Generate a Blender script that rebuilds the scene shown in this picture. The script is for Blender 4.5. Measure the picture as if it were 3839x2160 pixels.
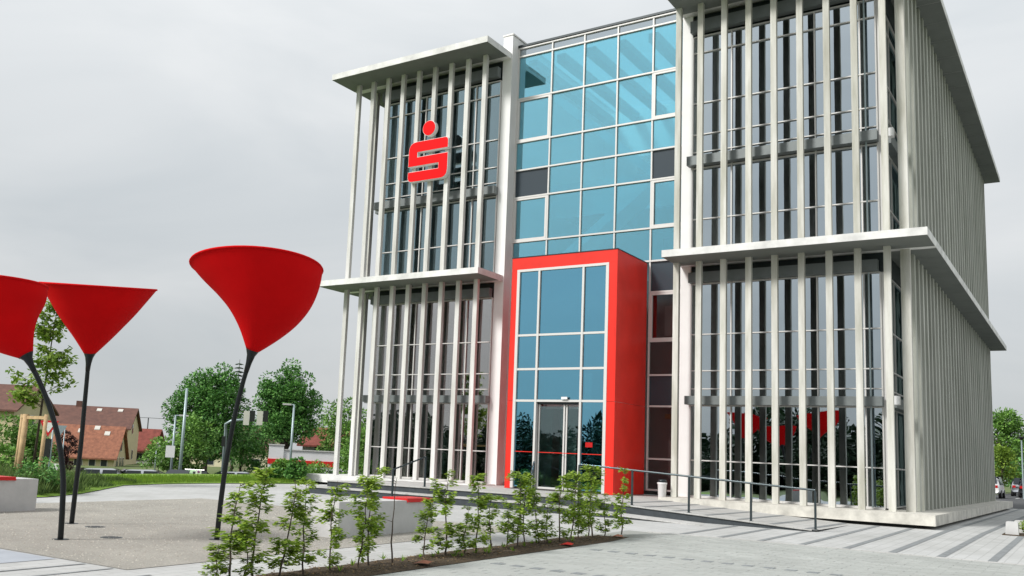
import bpy, math, random
from mathutils import Vector, Matrix, noise
RAD = math.radians
SC = bpy.context.scene
COL = SC.collection
for o in list(bpy.data.objects): bpy.data.objects.remove(o)

# ------------------------------------------------------------------ camera
CAM = Vector((3.3994, -26.6278, 0.9234))
YAW, PITCH, ROLL, FPX = -0.6088, 0.1433, 0.0466, 3512.28
CPX, CPY = 1919.5 - 246.8, 1080 + 120.2
FW = Vector((math.sin(YAW)*math.cos(PITCH), math.cos(YAW)*math.cos(PITCH), math.sin(PITCH)))
_r = FW.cross(Vector((0, 0, 1))).normalized(); _u = _r.cross(FW)
RT = math.cos(ROLL)*_r + math.sin(ROLL)*_u
UP = -math.sin(ROLL)*_r + math.cos(ROLL)*_u
cd = bpy.data.cameras.new('camera'); cam = bpy.data.objects.new('camera', cd); COL.objects.link(cam)
m3 = Matrix((RT, UP, -FW)).transposed()
cam.matrix_world = Matrix.Translation(CAM) @ m3.to_4x4()
cd.sensor_width = 36; cd.lens = FPX/3839*36
cd.shift_x = 246.8/3839; cd.shift_y = 120.2/3839
cd.clip_start = .1; cd.clip_end = 3000
SC.camera = cam
SC.render.resolution_x = 1024; SC.render.resolution_y = 576

# ------------------------------------------------------------------ sky and sun (bright overcast)
SUN_AZ = Vector((-0.42, -0.90)).normalized(); SUN_EL = RAD(40)
W = bpy.data.worlds.new('World'); SC.world = W; W.use_nodes = True
wn = W.node_tree.nodes; wl = W.node_tree.links; wn.clear()
def wnode(t, **k):
    n = wn.new(t)
    for a, b in k.items(): setattr(n, a, b)
    return n
wo = wnode('ShaderNodeOutputWorld'); bg = wnode('ShaderNodeBackground')
sky = wnode('ShaderNodeTexSky', sky_type='NISHITA'); sky.sun_disc = False
sky.sun_elevation = SUN_EL; sky.sun_rotation = math.atan2(SUN_AZ.x, SUN_AZ.y); sky.dust_density = 3
tc = wnode('ShaderNodeTexCoord'); mp = wnode('ShaderNodeMapping'); mp.inputs['Scale'].default_value = (1.3, 1.3, 4.5)
nz = wnode('ShaderNodeTexNoise'); nz.inputs['Scale'].default_value = 1.7; nz.inputs['Detail'].default_value = 5; nz.inputs['Roughness'].default_value = .52; nz.inputs['Distortion'].default_value = .5
cr = wnode('ShaderNodeValToRGB')
cr.color_ramp.elements[0].position = .30; cr.color_ramp.elements[0].color = (.575, .612, .635, 1)
cr.color_ramp.elements[1].position = .68; cr.color_ramp.elements[1].color = (.735, .752, .76, 1)
sep = wnode('ShaderNodeSeparateXYZ'); mr = wnode('ShaderNodeMapRange')
mr.inputs['From Min'].default_value = 0; mr.inputs['From Max'].default_value = .55; mr.inputs['To Min'].default_value = .80; mr.inputs['To Max'].default_value = 1.22
mul = wnode('ShaderNodeMixRGB', blend_type='MULTIPLY'); mul.inputs['Fac'].default_value = 1
sk2 = wnode('ShaderNodeMixRGB', blend_type='MULTIPLY'); sk2.inputs['Fac'].default_value = 1; sk2.inputs['Color2'].default_value = (.1, .1, .1, 1)
mx = wnode('ShaderNodeMixRGB'); mx.inputs['Fac'].default_value = .93
wl.new(tc.outputs['Generated'], mp.inputs['Vector']); wl.new(mp.outputs['Vector'], nz.inputs['Vector'])
wl.new(nz.outputs['Fac'], cr.inputs['Fac']); wl.new(tc.outputs['Generated'], sep.inputs['Vector'])
wl.new(sep.outputs['Z'], mr.inputs['Value']); wl.new(cr.outputs['Color'], mul.inputs['Color1']); wl.new(mr.outputs['Result'], mul.inputs['Color2'])
wl.new(sky.outputs['Color'], sk2.inputs['Color1']); wl.new(sk2.outputs['Color'], mx.inputs['Color1']); wl.new(mul.outputs['Color'], mx.inputs['Color2'])
wl.new(mx.outputs['Color'], bg.inputs['Color']); bg.inputs['Strength'].default_value = 1.0
wl.new(bg.outputs['Background'], wo.inputs['Surface'])
sd = bpy.data.lights.new('sun', 'SUN'); sd.energy = 3.2; sd.angle = RAD(12); sd.color = (1, .975, .94)
sun = bpy.data.objects.new('sun', sd); COL.objects.link(sun)
sv = Vector((SUN_AZ.x*math.cos(SUN_EL), SUN_AZ.y*math.cos(SUN_EL), math.sin(SUN_EL)))
sun.rotation_euler = sv.to_track_quat('Z', 'Y').to_euler(); sun.location = (-30, -40, 60)
SC.view_settings.view_transform = 'Standard'; SC.view_settings.look = 'None'
SC.view_settings.exposure = 0.15; SC.view_settings.gamma = 1
SC.render.engine = 'CYCLES'
SC.cycles.caustics_reflective = False; SC.cycles.caustics_refractive = False
SC.cycles.max_bounces = 8; SC.cycles.transparent_max_bounces = 16; SC.cycles.glossy_bounces = 4

# ------------------------------------------------------------------ pixel helpers (a pixel gives a direction only)
def ray(x, y): return FW + (x-CPX)/FPX*RT - (y-CPY)/FPX*UP
def atD(x, y, D): return CAM + ray(x, y)*D
def atz(x, y, z):
    d = ray(x, y); return CAM + d*((z-CAM.z)/d.z)
def aty(x, y, Y):
    d = ray(x, y); return CAM + d*((Y-CAM.y)/d.y)
def sm(a, b, t):
    t = max(0., min(1., (t-a)/(b-a))); return t*t*(3-2*t)
def G(x, y):                       # height of the natural ground
    z = -.36 + .012*max(-60, min(0, y))
    t = max(0., min(1., (-27.5-x)/5.5))
    return z - 1.45*t
def H(x, y):                       # height of the paved surface incl. forecourt ramp and step
    z = G(x, y)
    if -16.65 <= x <= -1.9:
        if y > -4.0: z = max(z, -.03 - max(0, x+8)*.055)
        elif y > -4.85: z = max(z, -.21 - max(0, x+9.3)*.041)
    return z

# ------------------------------------------------------------------ materials
MATS = {}
def mat(name, col, rough=.7, metal=0, var=.0, vscale=4., bump=0., bscale=40., col2=None, spec=.4, streak=False, island=False, trans=0, detail=6, objvar=0, stain=0):
    m = bpy.data.materials.new(name); m.use_nodes = True; MATS[name] = m
    nt = m.node_tree; N = nt.nodes; L = nt.links
    b = N['Principled BSDF']; b.inputs['Roughness'].default_value = rough; b.inputs['Metallic'].default_value = metal
    b.inputs['Specular IOR Level'].default_value = spec
    b.inputs['Base Color'].default_value = (*col, 1)
    geo = N.new('ShaderNodeNewGeometry')
    vec = geo.outputs['Position']
    if streak:
        mpn = N.new('ShaderNodeMapping'); mpn.inputs['Scale'].default_value = (1, 1, .12); L.new(vec, mpn.inputs['Vector']); svec = mpn.outputs['Vector']
    else: svec = vec
    if var or col2:
        c2 = col2 or tuple(max(0, c*(1-var)) for c in col)
        c1 = col if col2 else tuple(min(1, c*(1+var*.5)) for c in col)
        rp = N.new('ShaderNodeValToRGB'); rp.color_ramp.elements[0].color = (*c2, 1); rp.color_ramp.elements[1].color = (*c1, 1)
        if island: L.new(geo.outputs['Random Per Island'], rp.inputs['Fac'])
        else:
            n = N.new('ShaderNodeTexNoise'); n.inputs['Scale'].default_value = vscale; n.inputs['Detail'].default_value = detail; n.inputs['Roughness'].default_value = .6
            L.new(svec, n.inputs['Vector']); L.new(n.outputs['Fac'], rp.inputs['Fac'])
            rp.color_ramp.elements[0].position = .32; rp.color_ramp.elements[1].position = .68
        cout = rp.outputs['Color']
        if stain:
            ns = N.new('ShaderNodeTexNoise'); ns.inputs['Scale'].default_value = .8; ns.inputs['Detail'].default_value = 7; ns.inputs['Roughness'].default_value = .68; L.new(vec, ns.inputs['Vector'])
            rs_ = N.new('ShaderNodeMapRange'); rs_.inputs['From Min'].default_value = .3; rs_.inputs['From Max'].default_value = .7; rs_.inputs['To Min'].default_value = 1-stain; rs_.inputs['To Max'].default_value = 1+stain*.4; L.new(ns.outputs['Fac'], rs_.inputs['Value'])
            m2 = N.new('ShaderNodeMixRGB'); m2.blend_type = 'MULTIPLY'; m2.inputs['Fac'].default_value = 1; L.new(cout, m2.inputs['Color1']); L.new(rs_.outputs['Result'], m2.inputs['Color2']); cout = m2.outputs['Color']
        if objvar:
            oi = N.new('ShaderNodeObjectInfo'); mo = N.new('ShaderNodeMapRange'); mo.inputs['To Min'].default_value = 1-objvar; mo.inputs['To Max'].default_value = 1+objvar*.3; L.new(oi.outputs['Random'], mo.inputs['Value'])
            mm = N.new('ShaderNodeMixRGB'); mm.blend_type = 'MULTIPLY'; mm.inputs['Fac'].default_value = 1; L.new(cout, mm.inputs['Color1']); L.new(mo.outputs['Result'], mm.inputs['Color2']); cout = mm.outputs['Color']
        L.new(cout, b.inputs['Base Color'])
    if bump:
        n2 = N.new('ShaderNodeTexNoise'); n2.inputs['Scale'].default_value = bscale; n2.inputs['Detail'].default_value = 4
        bp = N.new('ShaderNodeBump'); bp.inputs['Strength'].default_value = bump; bp.inputs['Distance'].default_value = .02
        L.new(vec, n2.inputs['Vector']); L.new(n2.outputs['Fac'], bp.inputs['Height']); L.new(bp.outputs['Normal'], b.inputs['Normal'])
    if trans:
        tr = N.new('ShaderNodeBsdfTranslucent'); ms = N.new('ShaderNodeMixShader'); ms.inputs['Fac'].default_value = trans
        if var or col2: L.new(rp.outputs['Color'], tr.inputs['Color'])
        else: tr.inputs['Color'].default_value = (*col, 1)
        L.new(b.outputs['BSDF'], ms.inputs[1]); L.new(tr.outputs['BSDF'], ms.inputs[2]); L.new(ms.outputs['Shader'], N['Material Output'].inputs['Surface'])
    return m
def glass(name, refl, tint, fac, rough=.004, wave=.02, rise=.35):
    m = bpy.data.materials.new(name); m.use_nodes = True; MATS[name] = m
    nt = m.node_tree; N = nt.nodes; L = nt.links; N.remove(N['Principled BSDF'])
    g = N.new('ShaderNodeBsdfGlossy'); g.inputs['Color'].default_value = (*refl, 1); g.inputs['Roughness'].default_value = rough
    t = N.new('ShaderNodeBsdfTransparent'); t.inputs['Color'].default_value = (*tint, 1)
    lw = N.new('ShaderNodeLayerWeight'); lw.inputs['Blend'].default_value = .25
    mr = N.new('ShaderNodeMapRange'); mr.inputs['To Min'].default_value = fac; mr.inputs['To Max'].default_value = min(1, fac+rise)
    L.new(lw.outputs['Facing'], mr.inputs['Value'])
    n = N.new('ShaderNodeTexNoise'); n.inputs['Scale'].default_value = 1.1; n.inputs['Detail'].default_value = 1
    geo = N.new('ShaderNodeNewGeometry'); L.new(geo.outputs['Position'], n.inputs['Vector'])
    bp = N.new('ShaderNodeBump'); bp.inputs['Strength'].default_value = wave; bp.inputs['Distance'].default_value = .2
    L.new(n.outputs['Fac'], bp.inputs['Height']); L.new(bp.outputs['Normal'], g.inputs['Normal'])
    ms = N.new('ShaderNodeMixShader'); L.new(mr.outputs['Result'], ms.inputs['Fac']); L.new(t.outputs['BSDF'], ms.inputs[1]); L.new(g.outputs['BSDF'], ms.inputs[2])
    L.new(ms.outputs['Shader'], N['Material Output'].inputs['Surface'])
    return m
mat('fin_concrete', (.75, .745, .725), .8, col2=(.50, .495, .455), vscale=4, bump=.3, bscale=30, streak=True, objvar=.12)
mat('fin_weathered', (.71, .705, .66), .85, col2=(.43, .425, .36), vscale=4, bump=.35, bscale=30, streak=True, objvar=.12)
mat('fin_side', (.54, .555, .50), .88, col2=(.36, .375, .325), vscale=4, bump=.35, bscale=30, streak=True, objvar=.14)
mat('slab_concrete', (.74, .74, .72), .75, var=.26, vscale=1.6, bump=.2, bscale=25)
mat('base_concrete', (.62, .60, .54), .85, var=.30, vscale=2.4, bump=.3, bscale=30)
mat('white_render', (.80, .80, .79), .6, var=.05, vscale=1.2)
mat('mullion_grey', (.62, .61, .59), .45, metal=.1)
mat('band_grey', (.18, .20, .20), .5, metal=.3, var=.12, vscale=3)
mat('dark_metal', (.022, .032, .036), .38, metal=.2)
mat('pole_black', (.012, .015, .017), .32, metal=.3)
mat('rail_dark', (.035, .05, .055), .4, metal=.4)
mat('red_panel', (.76, .032, .020), .42, var=.10, vscale=1.3, spec=.25)
mat('red_sign', (.86, .004, .006), .5, spec=.1)
mat('sign_edge', (.75, .76, .74), .5)
mat('red_fabric', (.68, .004, .006), .75, var=.08, vscale=1.5, bump=.15, bscale=60, trans=.14, spec=.08)
mat('soffit_shaded', (.17, .185, .17), .8, var=.1, vscale=1.5)  # slab underside: its shade is put into this darker colour
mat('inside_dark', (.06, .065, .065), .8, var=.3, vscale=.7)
mat('inside_wall', (.13, .13, .125), .9, var=.2, vscale=.5)
mat('inside_light', (.55, .56, .54), .9)
mat('inside_floor', (.07, .065, .06), .6)
mat('spandrel', (.040, .055, .068), .25)
glass('glass_blue', (.44, .86, 1.0), (.50, .84, .92), .42)
glass('glass_clear', (.9, .95, 1), (.90, .94, .94), .05, rise=.2)
glass('glass_portal', (.26, .63, .85), (.26, .54, .58), .62)
glass('glass_grey', (.78, .88, .95), (.18, .24, .26), .54)
glass('glass_dim', (.60, .80, .88), (.34, .43, .44), .30)
glass('glass_dark', (.75, .78, .85), (.66, .64, .64), .03, rise=.05)
glass('glass_soft', (.88, .86, .88), (.55, .60, .57), .36)
glass('glass_door', (.7, .85, .9), (.60, .72, .72), .14, rise=.2)
# ground
def paving_mat(name, c1, c2, mortar, bw, rh, msize=.02, rot=0, stain=.18):
    m = bpy.data.materials.new(name); m.use_nodes = True; MATS[name] = m
    N = m.node_tree.nodes; L = m.node_tree.links; b = N['Principled BSDF']; b.inputs['Roughness'].default_value = .85; b.inputs['Specular IOR Level'].default_value = .25
    geo = N.new('ShaderNodeNewGeometry'); mp = N.new('ShaderNodeMapping'); mp.inputs['Rotation'].default_value = (0, 0, rot); L.new(geo.outputs['Position'], mp.inputs['Vector'])
    br = N.new('ShaderNodeTexBrick'); br.inputs['Color1'].default_value = (*c1, 1); br.inputs['Color2'].default_value = (*c2, 1); br.inputs['Mortar'].default_value = (*mortar, 1)
    br.inputs['Scale'].default_value = 1; br.inputs['Mortar Size'].default_value = msize/2; br.inputs['Brick Width'].default_value = bw; br.inputs['Row Height'].default_value = rh; br.inputs['Bias'].default_value = 0
    L.new(mp.outputs['Vector'], br.inputs['Vector'])
    n = N.new('ShaderNodeTexNoise'); n.inputs['Scale'].default_value = .55; n.inputs['Detail'].default_value = 8; n.inputs['Roughness'].default_value = .65; L.new(geo.outputs['Position'], n.inputs['Vector'])
    rp = N.new('ShaderNodeValToRGB'); rp.color_ramp.elements[0].position = .3; rp.color_ramp.elements[1].position = .7
    rp.color_ramp.elements[0].color = (1-stain, 1-stain, 1-stain*1.1, 1); rp.color_ramp.elements[1].color = (1.06, 1.06, 1.06, 1); L.new(n.outputs['Fac'], rp.inputs['Fac'])
    mu = N.new('ShaderNodeMixRGB'); mu.blend_type = 'MULTIPLY'; mu.inputs['Fac'].default_value = 1; L.new(br.outputs['Color'], mu.inputs['Color1']); L.new(rp.outputs['Color'], mu.inputs['Color2'])
    L.new(mu.outputs['Color'], b.inputs['Base Color'])
    n2 = N.new('ShaderNodeTexNoise'); n2.inputs['Scale'].default_value = 60; L.new(geo.outputs['Position'], n2.inputs['Vector'])
    bp = N.new('ShaderNodeBump'); bp.inputs['Strength'].default_value = .2; bp.inputs['Distance'].default_value = .01; L.new(n2.outputs['Fac'], bp.inputs['Height']); L.new(bp.outputs['Normal'], b.inputs['Normal'])
    return m
paving_mat('paving_light', (.52, .525, .52), (.48, .485, .48), (.41, .415, .41), .40, .20, rot=RAD(90), stain=.20)
paving_mat('forecourt_stone', (.52, .518, .505), (.48, .478, .465), (.41, .41, .40), .40, .20, rot=RAD(90), stain=.22)
paving_mat('asphalt_bays', (.07, .07, .07), (.06, .06, .06), (.06, .06, .06), 50, 50)
mat('paver_grey', (.425, .44, .42), .85, col2=(.375, .39, .37), island=True, bump=.2, bscale=50, stain=.16)
mat('paver_bed', (.30, .31, .29), .95)
mat('dark_stone', (.24, .255, .26), .75, var=.25, vscale=9)
mat('riser_stone', (.045, .055, .062), .6, var=.3, vscale=6)
mat('blue_slab', (.38, .41, .45), .8, var=.1, vscale=2)
mat('gravel', (.45, .43, .385), .95, col2=(.30, .285, .25), vscale=38, bump=.9, bscale=60, detail=3, stain=.2)
mat('pebble', (.55, .52, .46), .9, col2=(.30, .28, .24), island=True)
mat('soil', (.115, .082, .05), .95, col2=(.045, .033, .022), vscale=25, bump=1, bscale=50)
mat('litter', (.26, .17, .08), .9, col2=(.10, .07, .04), island=True)
mat('lawn', (.22, .36, .04), .95, col2=(.13, .24, .03), vscale=5, bump=.6, bscale=60)
mat('grass_blade', (.30, .46, .06), .8, col2=(.13, .25, .03), island=True, trans=.25)
mat('tall_grass', (.16, .24, .06), .8, col2=(.05, .10, .025), island=True, trans=.25)
mat('field', (.12, .16, .05), .95, var=.3, vscale=.3)
mat('asphalt', (.075, .077, .08), .9, var=.2, vscale=2, bump=.3, bscale=60)
mat('white_line', (.7, .7, .68), .7)
mat('leaf_fresh', (.44, .58, .08), .55, col2=(.17, .30, .04), island=True, trans=.45)
mat('leaf_young', (.32, .44, .07), .55, col2=(.15, .27, .04), island=True, trans=.3)
mat('leaf_dark', (.19, .42, .09), .6, col2=(.05, .16, .04), island=True, trans=.15)
mat('leaf_mid', (.24, .44, .08), .6, col2=(.085, .20, .04), island=True, trans=.18)
mat('leaf_red', (.10, .045, .035), .6, col2=(.045, .02, .018), island=True, trans=.15)
mat('leaf_conifer', (.04, .085, .035), .7, col2=(.018, .04, .02), island=True)
mat('bark', (.10, .08, .06), .95, var=.4, vscale=12, bump=.6, bscale=40)
mat('bark_thin', (.085, .065, .05), .9, var=.3, vscale=20)
mat('stake_wood', (.55, .38, .21), .8, var=.25, vscale=6)
mat('bench_concrete', (.56, .56, .55), .8, var=.10, vscale=3, bump=.2, bscale=35)
mat('red_pad', (.62, .015, .015), .4, var=.1, vscale=3)
mat('house_yellow', (.60, .52, .33), .9, var=.08, vscale=.8)
mat('house_cream', (.78, .72, .52), .9, var=.06, vscale=.8)
mat('house_white', (.80, .80, .80), .85, var=.05, vscale=.8)
mat('roof_brown', (.17, .085, .065), .9, col2=(.11, .058, .048), vscale=2)
mat('roof_orange', (.36, .15, .09), .9, col2=(.20, .085, .055), vscale=3, detail=8)
mat('roof_red', (.22, .06, .045), .9, var=.3, vscale=2)
mat('window_dark', (.03, .04, .05), .15)
mat('window_frame', (.62, .60, .55), .6)
mat('shop_red', (.70, .02, .02), .5)
mat('galv', (.36, .44, .46), .45, metal=.4)
mat('white_paint', (.82, .82, .82), .5)
mat('sign_white', (.85, .85, .85), .5)
mat('sign_red', (.65, .02, .03), .5)
mat('purple', (.25, .03, .25), .5)
mat('signal_back', (.70, .69, .62), .6)
mat('signal_dark', (.02, .022, .022), .5)
mat('car_silver', (.45, .47, .50), .3, metal=.6)
mat('car_white', (.80, .80, .80), .25)
mat('car_black', (.014, .015, .018), .2)
mat('car_green', (.42, .66, .34), .35)
mat('car_glass', (.02, .025, .03), .06)
mat('tyre', (.018, .018, .018), .8)
mat('hub', (.45, .45, .46), .35, metal=.7)
mat('lamp_red', (.45, .01, .01), .3)
mat('lamp_clear', (.75, .75, .72), .2)
mat('paper', (.75, .77, .74), .7)
mat('warm_panel', (.70, .50, .24), .7)
mat('curtain', (.46, .52, .46), .9, var=.2, vscale=3)

# ------------------------------------------------------------------ mesh helpers
def tag(o, label=None, cat=None, group=None, kind=None):
    if label: o['label'] = label
    if cat: o['category'] = cat
    if group: o['group'] = group
    if kind: o['kind'] = kind
    return o
def empty(name, loc=(0, 0, 0), label=None, cat=None, group=None, rz=0):
    o = bpy.data.objects.new(name, None); COL.objects.link(o); o.location = loc; o.rotation_euler[2] = rz
    o.empty_display_size = .2
    return tag(o, label, cat, group)
class MB:
    def __init__(s): s.v = []; s.f = []
    def add(s, vs, fs):
        k = len(s.v); s.v += [tuple(p) for p in vs]; s.f += [tuple(i+k for i in f) for f in fs]; return s
    def box(s, x0, x1, y0, y1, z0, z1):
        return s.add([(x0,y0,z0),(x1,y0,z0),(x1,y1,z0),(x0,y1,z0),(x0,y0,z1),(x1,y0,z1),(x1,y1,z1),(x0,y1,z1)],
                     [(0,3,2,1),(4,5,6,7),(0,1,5,4),(1,2,6,5),(2,3,7,6),(3,0,4,7)])
    def obox(s, c, ax, ay, hx, hy, z0, z1):      # oriented box, ax/ay unit 2-D
        P = []
        for z in (z0, z1):
            for a, b in ((-hx,-hy),(hx,-hy),(hx,hy),(-hx,hy)): P.append((c[0]+ax[0]*a+ay[0]*b, c[1]+ax[1]*a+ay[1]*b, z))
        return s.add(P, [(0,3,2,1),(4,5,6,7),(0,1,5,4),(1,2,6,5),(2,3,7,6),(3,0,4,7)])
    def tube(s, pts, rad, n=8, cap=True):
        pts = [Vector(p) for p in pts]
        if not isinstance(rad, (list, tuple)): rad = [rad]*len(pts)
        k0 = len(s.v); prev = None
        for i, p in enumerate(pts):
            d = (pts[min(i+1, len(pts)-1)] - pts[max(i-1, 0)]).normalized()
            ref = Vector((0, 0, 1)) if abs(d.z) < .9 else Vector((1, 0, 0))
            if prev is None: a = d.cross(ref).normalized()
            else: a = (prev - d*prev.dot(d)).normalized()
            prev = a; b = d.cross(a)
            for j in range(n):
                t = 2*math.pi*j/n; s.v.append(tuple(p + (a*math.cos(t)+b*math.sin(t))*rad[i]))
        for i in range(len(pts)-1):
            for j in range(n):
                q = k0+i*n; s.f.append((q+j, q+(j+1) % n, q+n+(j+1) % n, q+n+j))
        if cap:
            s.f.append(tuple(k0+j for j in reversed(range(n)))); q = k0+(len(pts)-1)*n; s.f.append(tuple(q+j for j in range(n)))
        return s
    def lathe(s, c, prof, n=20):
        k0 = len(s.v)
        for r, z in prof:
            for j in range(n):
                t = 2*math.pi*j/n; s.v.append((c[0]+r*math.cos(t), c[1]+r*math.sin(t), c[2]+z))
        for i in range(len(prof)-1):
            for j in range(n): q = k0+i*n; s.f.append((q+j, q+(j+1) % n, q+n+(j+1) % n, q+n+j))
        s.f.append(tuple(k0+j for j in reversed(range(n)))); q = k0+(len(prof)-1)*n; s.f.append(tuple(q+j for j in range(n)))
        return s
    def prism(s, poly, plane, a, b):            # polygon extruded; plane 'xz': poly (x,z), y from a to b
        n = len(poly)
        if plane == 'xz': V = [(p[0], a, p[1]) for p in poly] + [(p[0], b, p[1]) for p in poly]
        elif plane == 'yz': V = [(a, p[0], p[1]) for p in poly] + [(b, p[0], p[1]) for p in poly]
        else: V = [(p[0], p[1], a) for p in poly] + [(p[0], p[1], b) for p in poly]
        F = [tuple(range(n)), tuple(n+i for i in reversed(range(n)))] + [(i, n+i, n+(i+1) % n, (i+1) % n) for i in range(n)]
        return s.add(V, F)
    def mesh(s, name, mt, off=(0, 0, 0), smooth=False):
        me = bpy.data.meshes.new(name); ox, oy, oz = off
        me.from_pydata([(x-ox, y-oy, z-oz) for x, y, z in s.v], [], s.f); me.update()
        me.materials.append(MATS[mt])
        if smooth:
            for p in me.polygons: p.use_smooth = True
        return me
    def build(s, name, mt, parent=None, smooth=False, fix=True):
        off = (0, 0, 0)
        if parent is not None:
            q = parent; off = Vector((0, 0, 0))
            while q is not None: off += Vector(q.location); q = q.parent
        me = s.mesh(name, mt, off, smooth)
        o = bpy.data.objects.new(name, me); COL.objects.link(o); o.parent = parent
        return o
    def solo(s, name, mt, base, smooth=False):   # one-mesh thing with its origin at base
        me = s.mesh(name, mt, base, smooth); o = bpy.data.objects.new(name, me); COL.objects.link(o); o.location = base; return o
def place(name, me, loc, parent=None, rz=0):
    o = bpy.data.objects.new(name, me); COL.objects.link(o); o.parent = parent
    q = parent; off = Vector((0, 0, 0))
    while q is not None: off += Vector(q.location); q = q.parent
    o.location = Vector(loc) - off; o.rotation_euler[2] = rz; return o
def copy_tree(o, parent=None):
    c = o.copy(); COL.objects.link(c); c.parent = parent
    for ch in list(o.children): copy_tree(ch, c)
    return c
def solidify(o, t):
    md = o.modifiers.new('thick', 'SOLIDIFY'); md.thickness = t; md.offset = -1

# ================================================================== SETTING
def sheet(name, xs, ys, zf, mt, dz=0, kind='structure', parent=None):
    b = MB(); V = [(x, y, zf(x, y)+dz) for y in ys for x in xs]; nx = len(xs)
    F = [(j*nx+i, j*nx+i+1, (j+1)*nx+i+1, (j+1)*nx+i) for j in range(len(ys)-1) for i in range(len(xs)-1)]
    b.add(V, F); o = b.build(name, mt, parent); tag(o, kind=kind); return o
GX = [-900, -300, -120, -60, -33, -31, -29, -27.5, -22, -10, 0, 20, 60, 300, 900]
GY = [-900, -300, -120, -60, -30, 0, 30, 60, 120, 300, 900]
sheet('ground', GX, GY, G, 'field', -.06)
plaza = sheet('plaza', [-22.4, -16, -10, -4.75], [-34, -20, -8, 0, 34], G, 'paving_light', 0)
sheet('pavement', [-4.75, -3.9, 0, 10, 30], [-7.9, -4, 0, 27], G, 'paving_light', 0)
sheet('pavement', [-4.75, -3.9, 0, 10, 30], [-34, -24, -7.9], G, 'paver_bed', .002)
sheet('car_park', [-4.75, 0, 12, 60], [27, 34, 60, 140], G, 'asphalt', .006)
sheet('road', [-60, -50, -40, -34], [-60, -30, -10, 0, 20, 60, 120], G, 'asphalt', .01)
# gravel court
sheet('gravel_court', [-15.8, -12, -9, -6.1], [-19.35, -15, -12, -9.8], G, 'gravel', .006)
# individual grey pavers of the near pavement
rnd = random.Random(7)
PW, PL = .155, .31
pav = []
y = -7.98; row = 0
while y > -21.5:
    x = -3.86 + (.0 if row % 2 else -PW)
    while x < 6.5:
        x0 = max(x, -3.86)
        d = (Vector((x, y, 0))-CAM).length
        pav.append((d, x0+.0025, x+PL-.0025, y-PL/2+.0025, y-.0025))
        x += PL
    y -= PL/2; row += 1
def visible(x, y):
    p = Vector((x, y, G(x, y)))-CAM; zz = p.dot(FW)
    if zz < .5: return False
    u = CPX+FPX*p.dot(RT)/zz; v = CPY-FPX*p.dot(UP)/zz
    return -60 < u < 3900 and v < 2230
pav.sort(key=lambda q: q[0])
near = pavement_part = None
near = bpy.data.objects['pavement.001'] if 'pavement.001' in bpy.data.objects else plaza
pm = MB().box(-PL/2+.0025, PL/2-.0025, -PL/4+.0025, PL/4-.0025, -.012, .014).mesh('paver', 'paver_grey')
rest = MB(); cnt = 0
dots = {}
for d, x0, x1, y0, y1 in pav:
    if not visible((x0+x1)/2, (y0+y1)/2): continue
    z = G(0, (y0+y1)/2)
    full = abs((x1-x0) - (PL-.005)) < .002
    if cnt < 290 and full:
        o = place('paver', pm, ((x0+x1)/2, (y0+y1)/2, z + rnd.uniform(-.002, .002)), near); o.rotation_euler[0] = math.atan(.012); cnt += 1
    else:
        j = rnd.uniform(-.002, .002)
        rest.box(x0, x1, y0, y1, z-.012+j, z+.014+j)
tag(rest.build('paving_stones', 'paver_grey', near), kind='stuff')
dm = MB().box(-.076, .076, -.09, .09, -.01, .0185).mesh('dark_paver', 'dark_stone')
for yy, xa, n in ((-12.25, -3.42, 22), (-15.2, -3.5, 14)):
    for k in range(n): place('dark_paver', dm, (xa+k*.309, yy, G(0, yy)), near)
# light border strip
MB().box(-4.3, 8, -7.98, -7.82, -.47, G(0, -7.9)+.02).build('border_strip', 'forecourt_stone', near)
# dark bands running back across the pavement, the steps and the ramp
bands = bpy.data.objects['pavement']
def band(x, w, ys, mt='dark_stone', dz=.006, parent=None):
    b = MB(); 
    for (a, c) in ys:
        n = max(1, int((c-a)/2)); 
        for k in range(n):
            p, q = a+(c-a)*k/n, a+(c-a)*(k+1)/n; e = .001
            b.add([(x-w/2, p, H(x-w/2, p+e)+dz), (x+w/2, p, H(x+w/2, p+e)+dz), (x+w/2, q, H(x+w/2, q-e)+dz), (x-w/2, q, H(x-w/2, q-e)+dz)], [(0, 1, 2, 3)])
    return b.build('dark_band', mt, parent)
for k in range(-1, 12):
    x = 1.83-.79*k
    if x > 0: band(x, .14, [(-7.8 if k else -34, 0), (0, 26.5)], parent=bands)
    elif x > -1.9: band(x, .13, [(-7.8, 0)], parent=bands)
    elif x > -4.1: band(x, .12, [(-7.8, -4.86), (-4.84, -4.01), (-3.99, -.02)], parent=bands)
    else: band(x, .12, [(-3.99, -.02)], parent=bands)
for x, w, mt in ((-6.85, .06, 'dark_stone'), (-6.3, .05, 'dark_stone'), (-5.6, .05, 'dark_stone')):
    band(x, w, [(-33, -19.4)], mt, parent=plaza)
band(-9.6, 4.3, [(-26, -19.4)], 'blue_slab', .005, parent=plaza)
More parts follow.
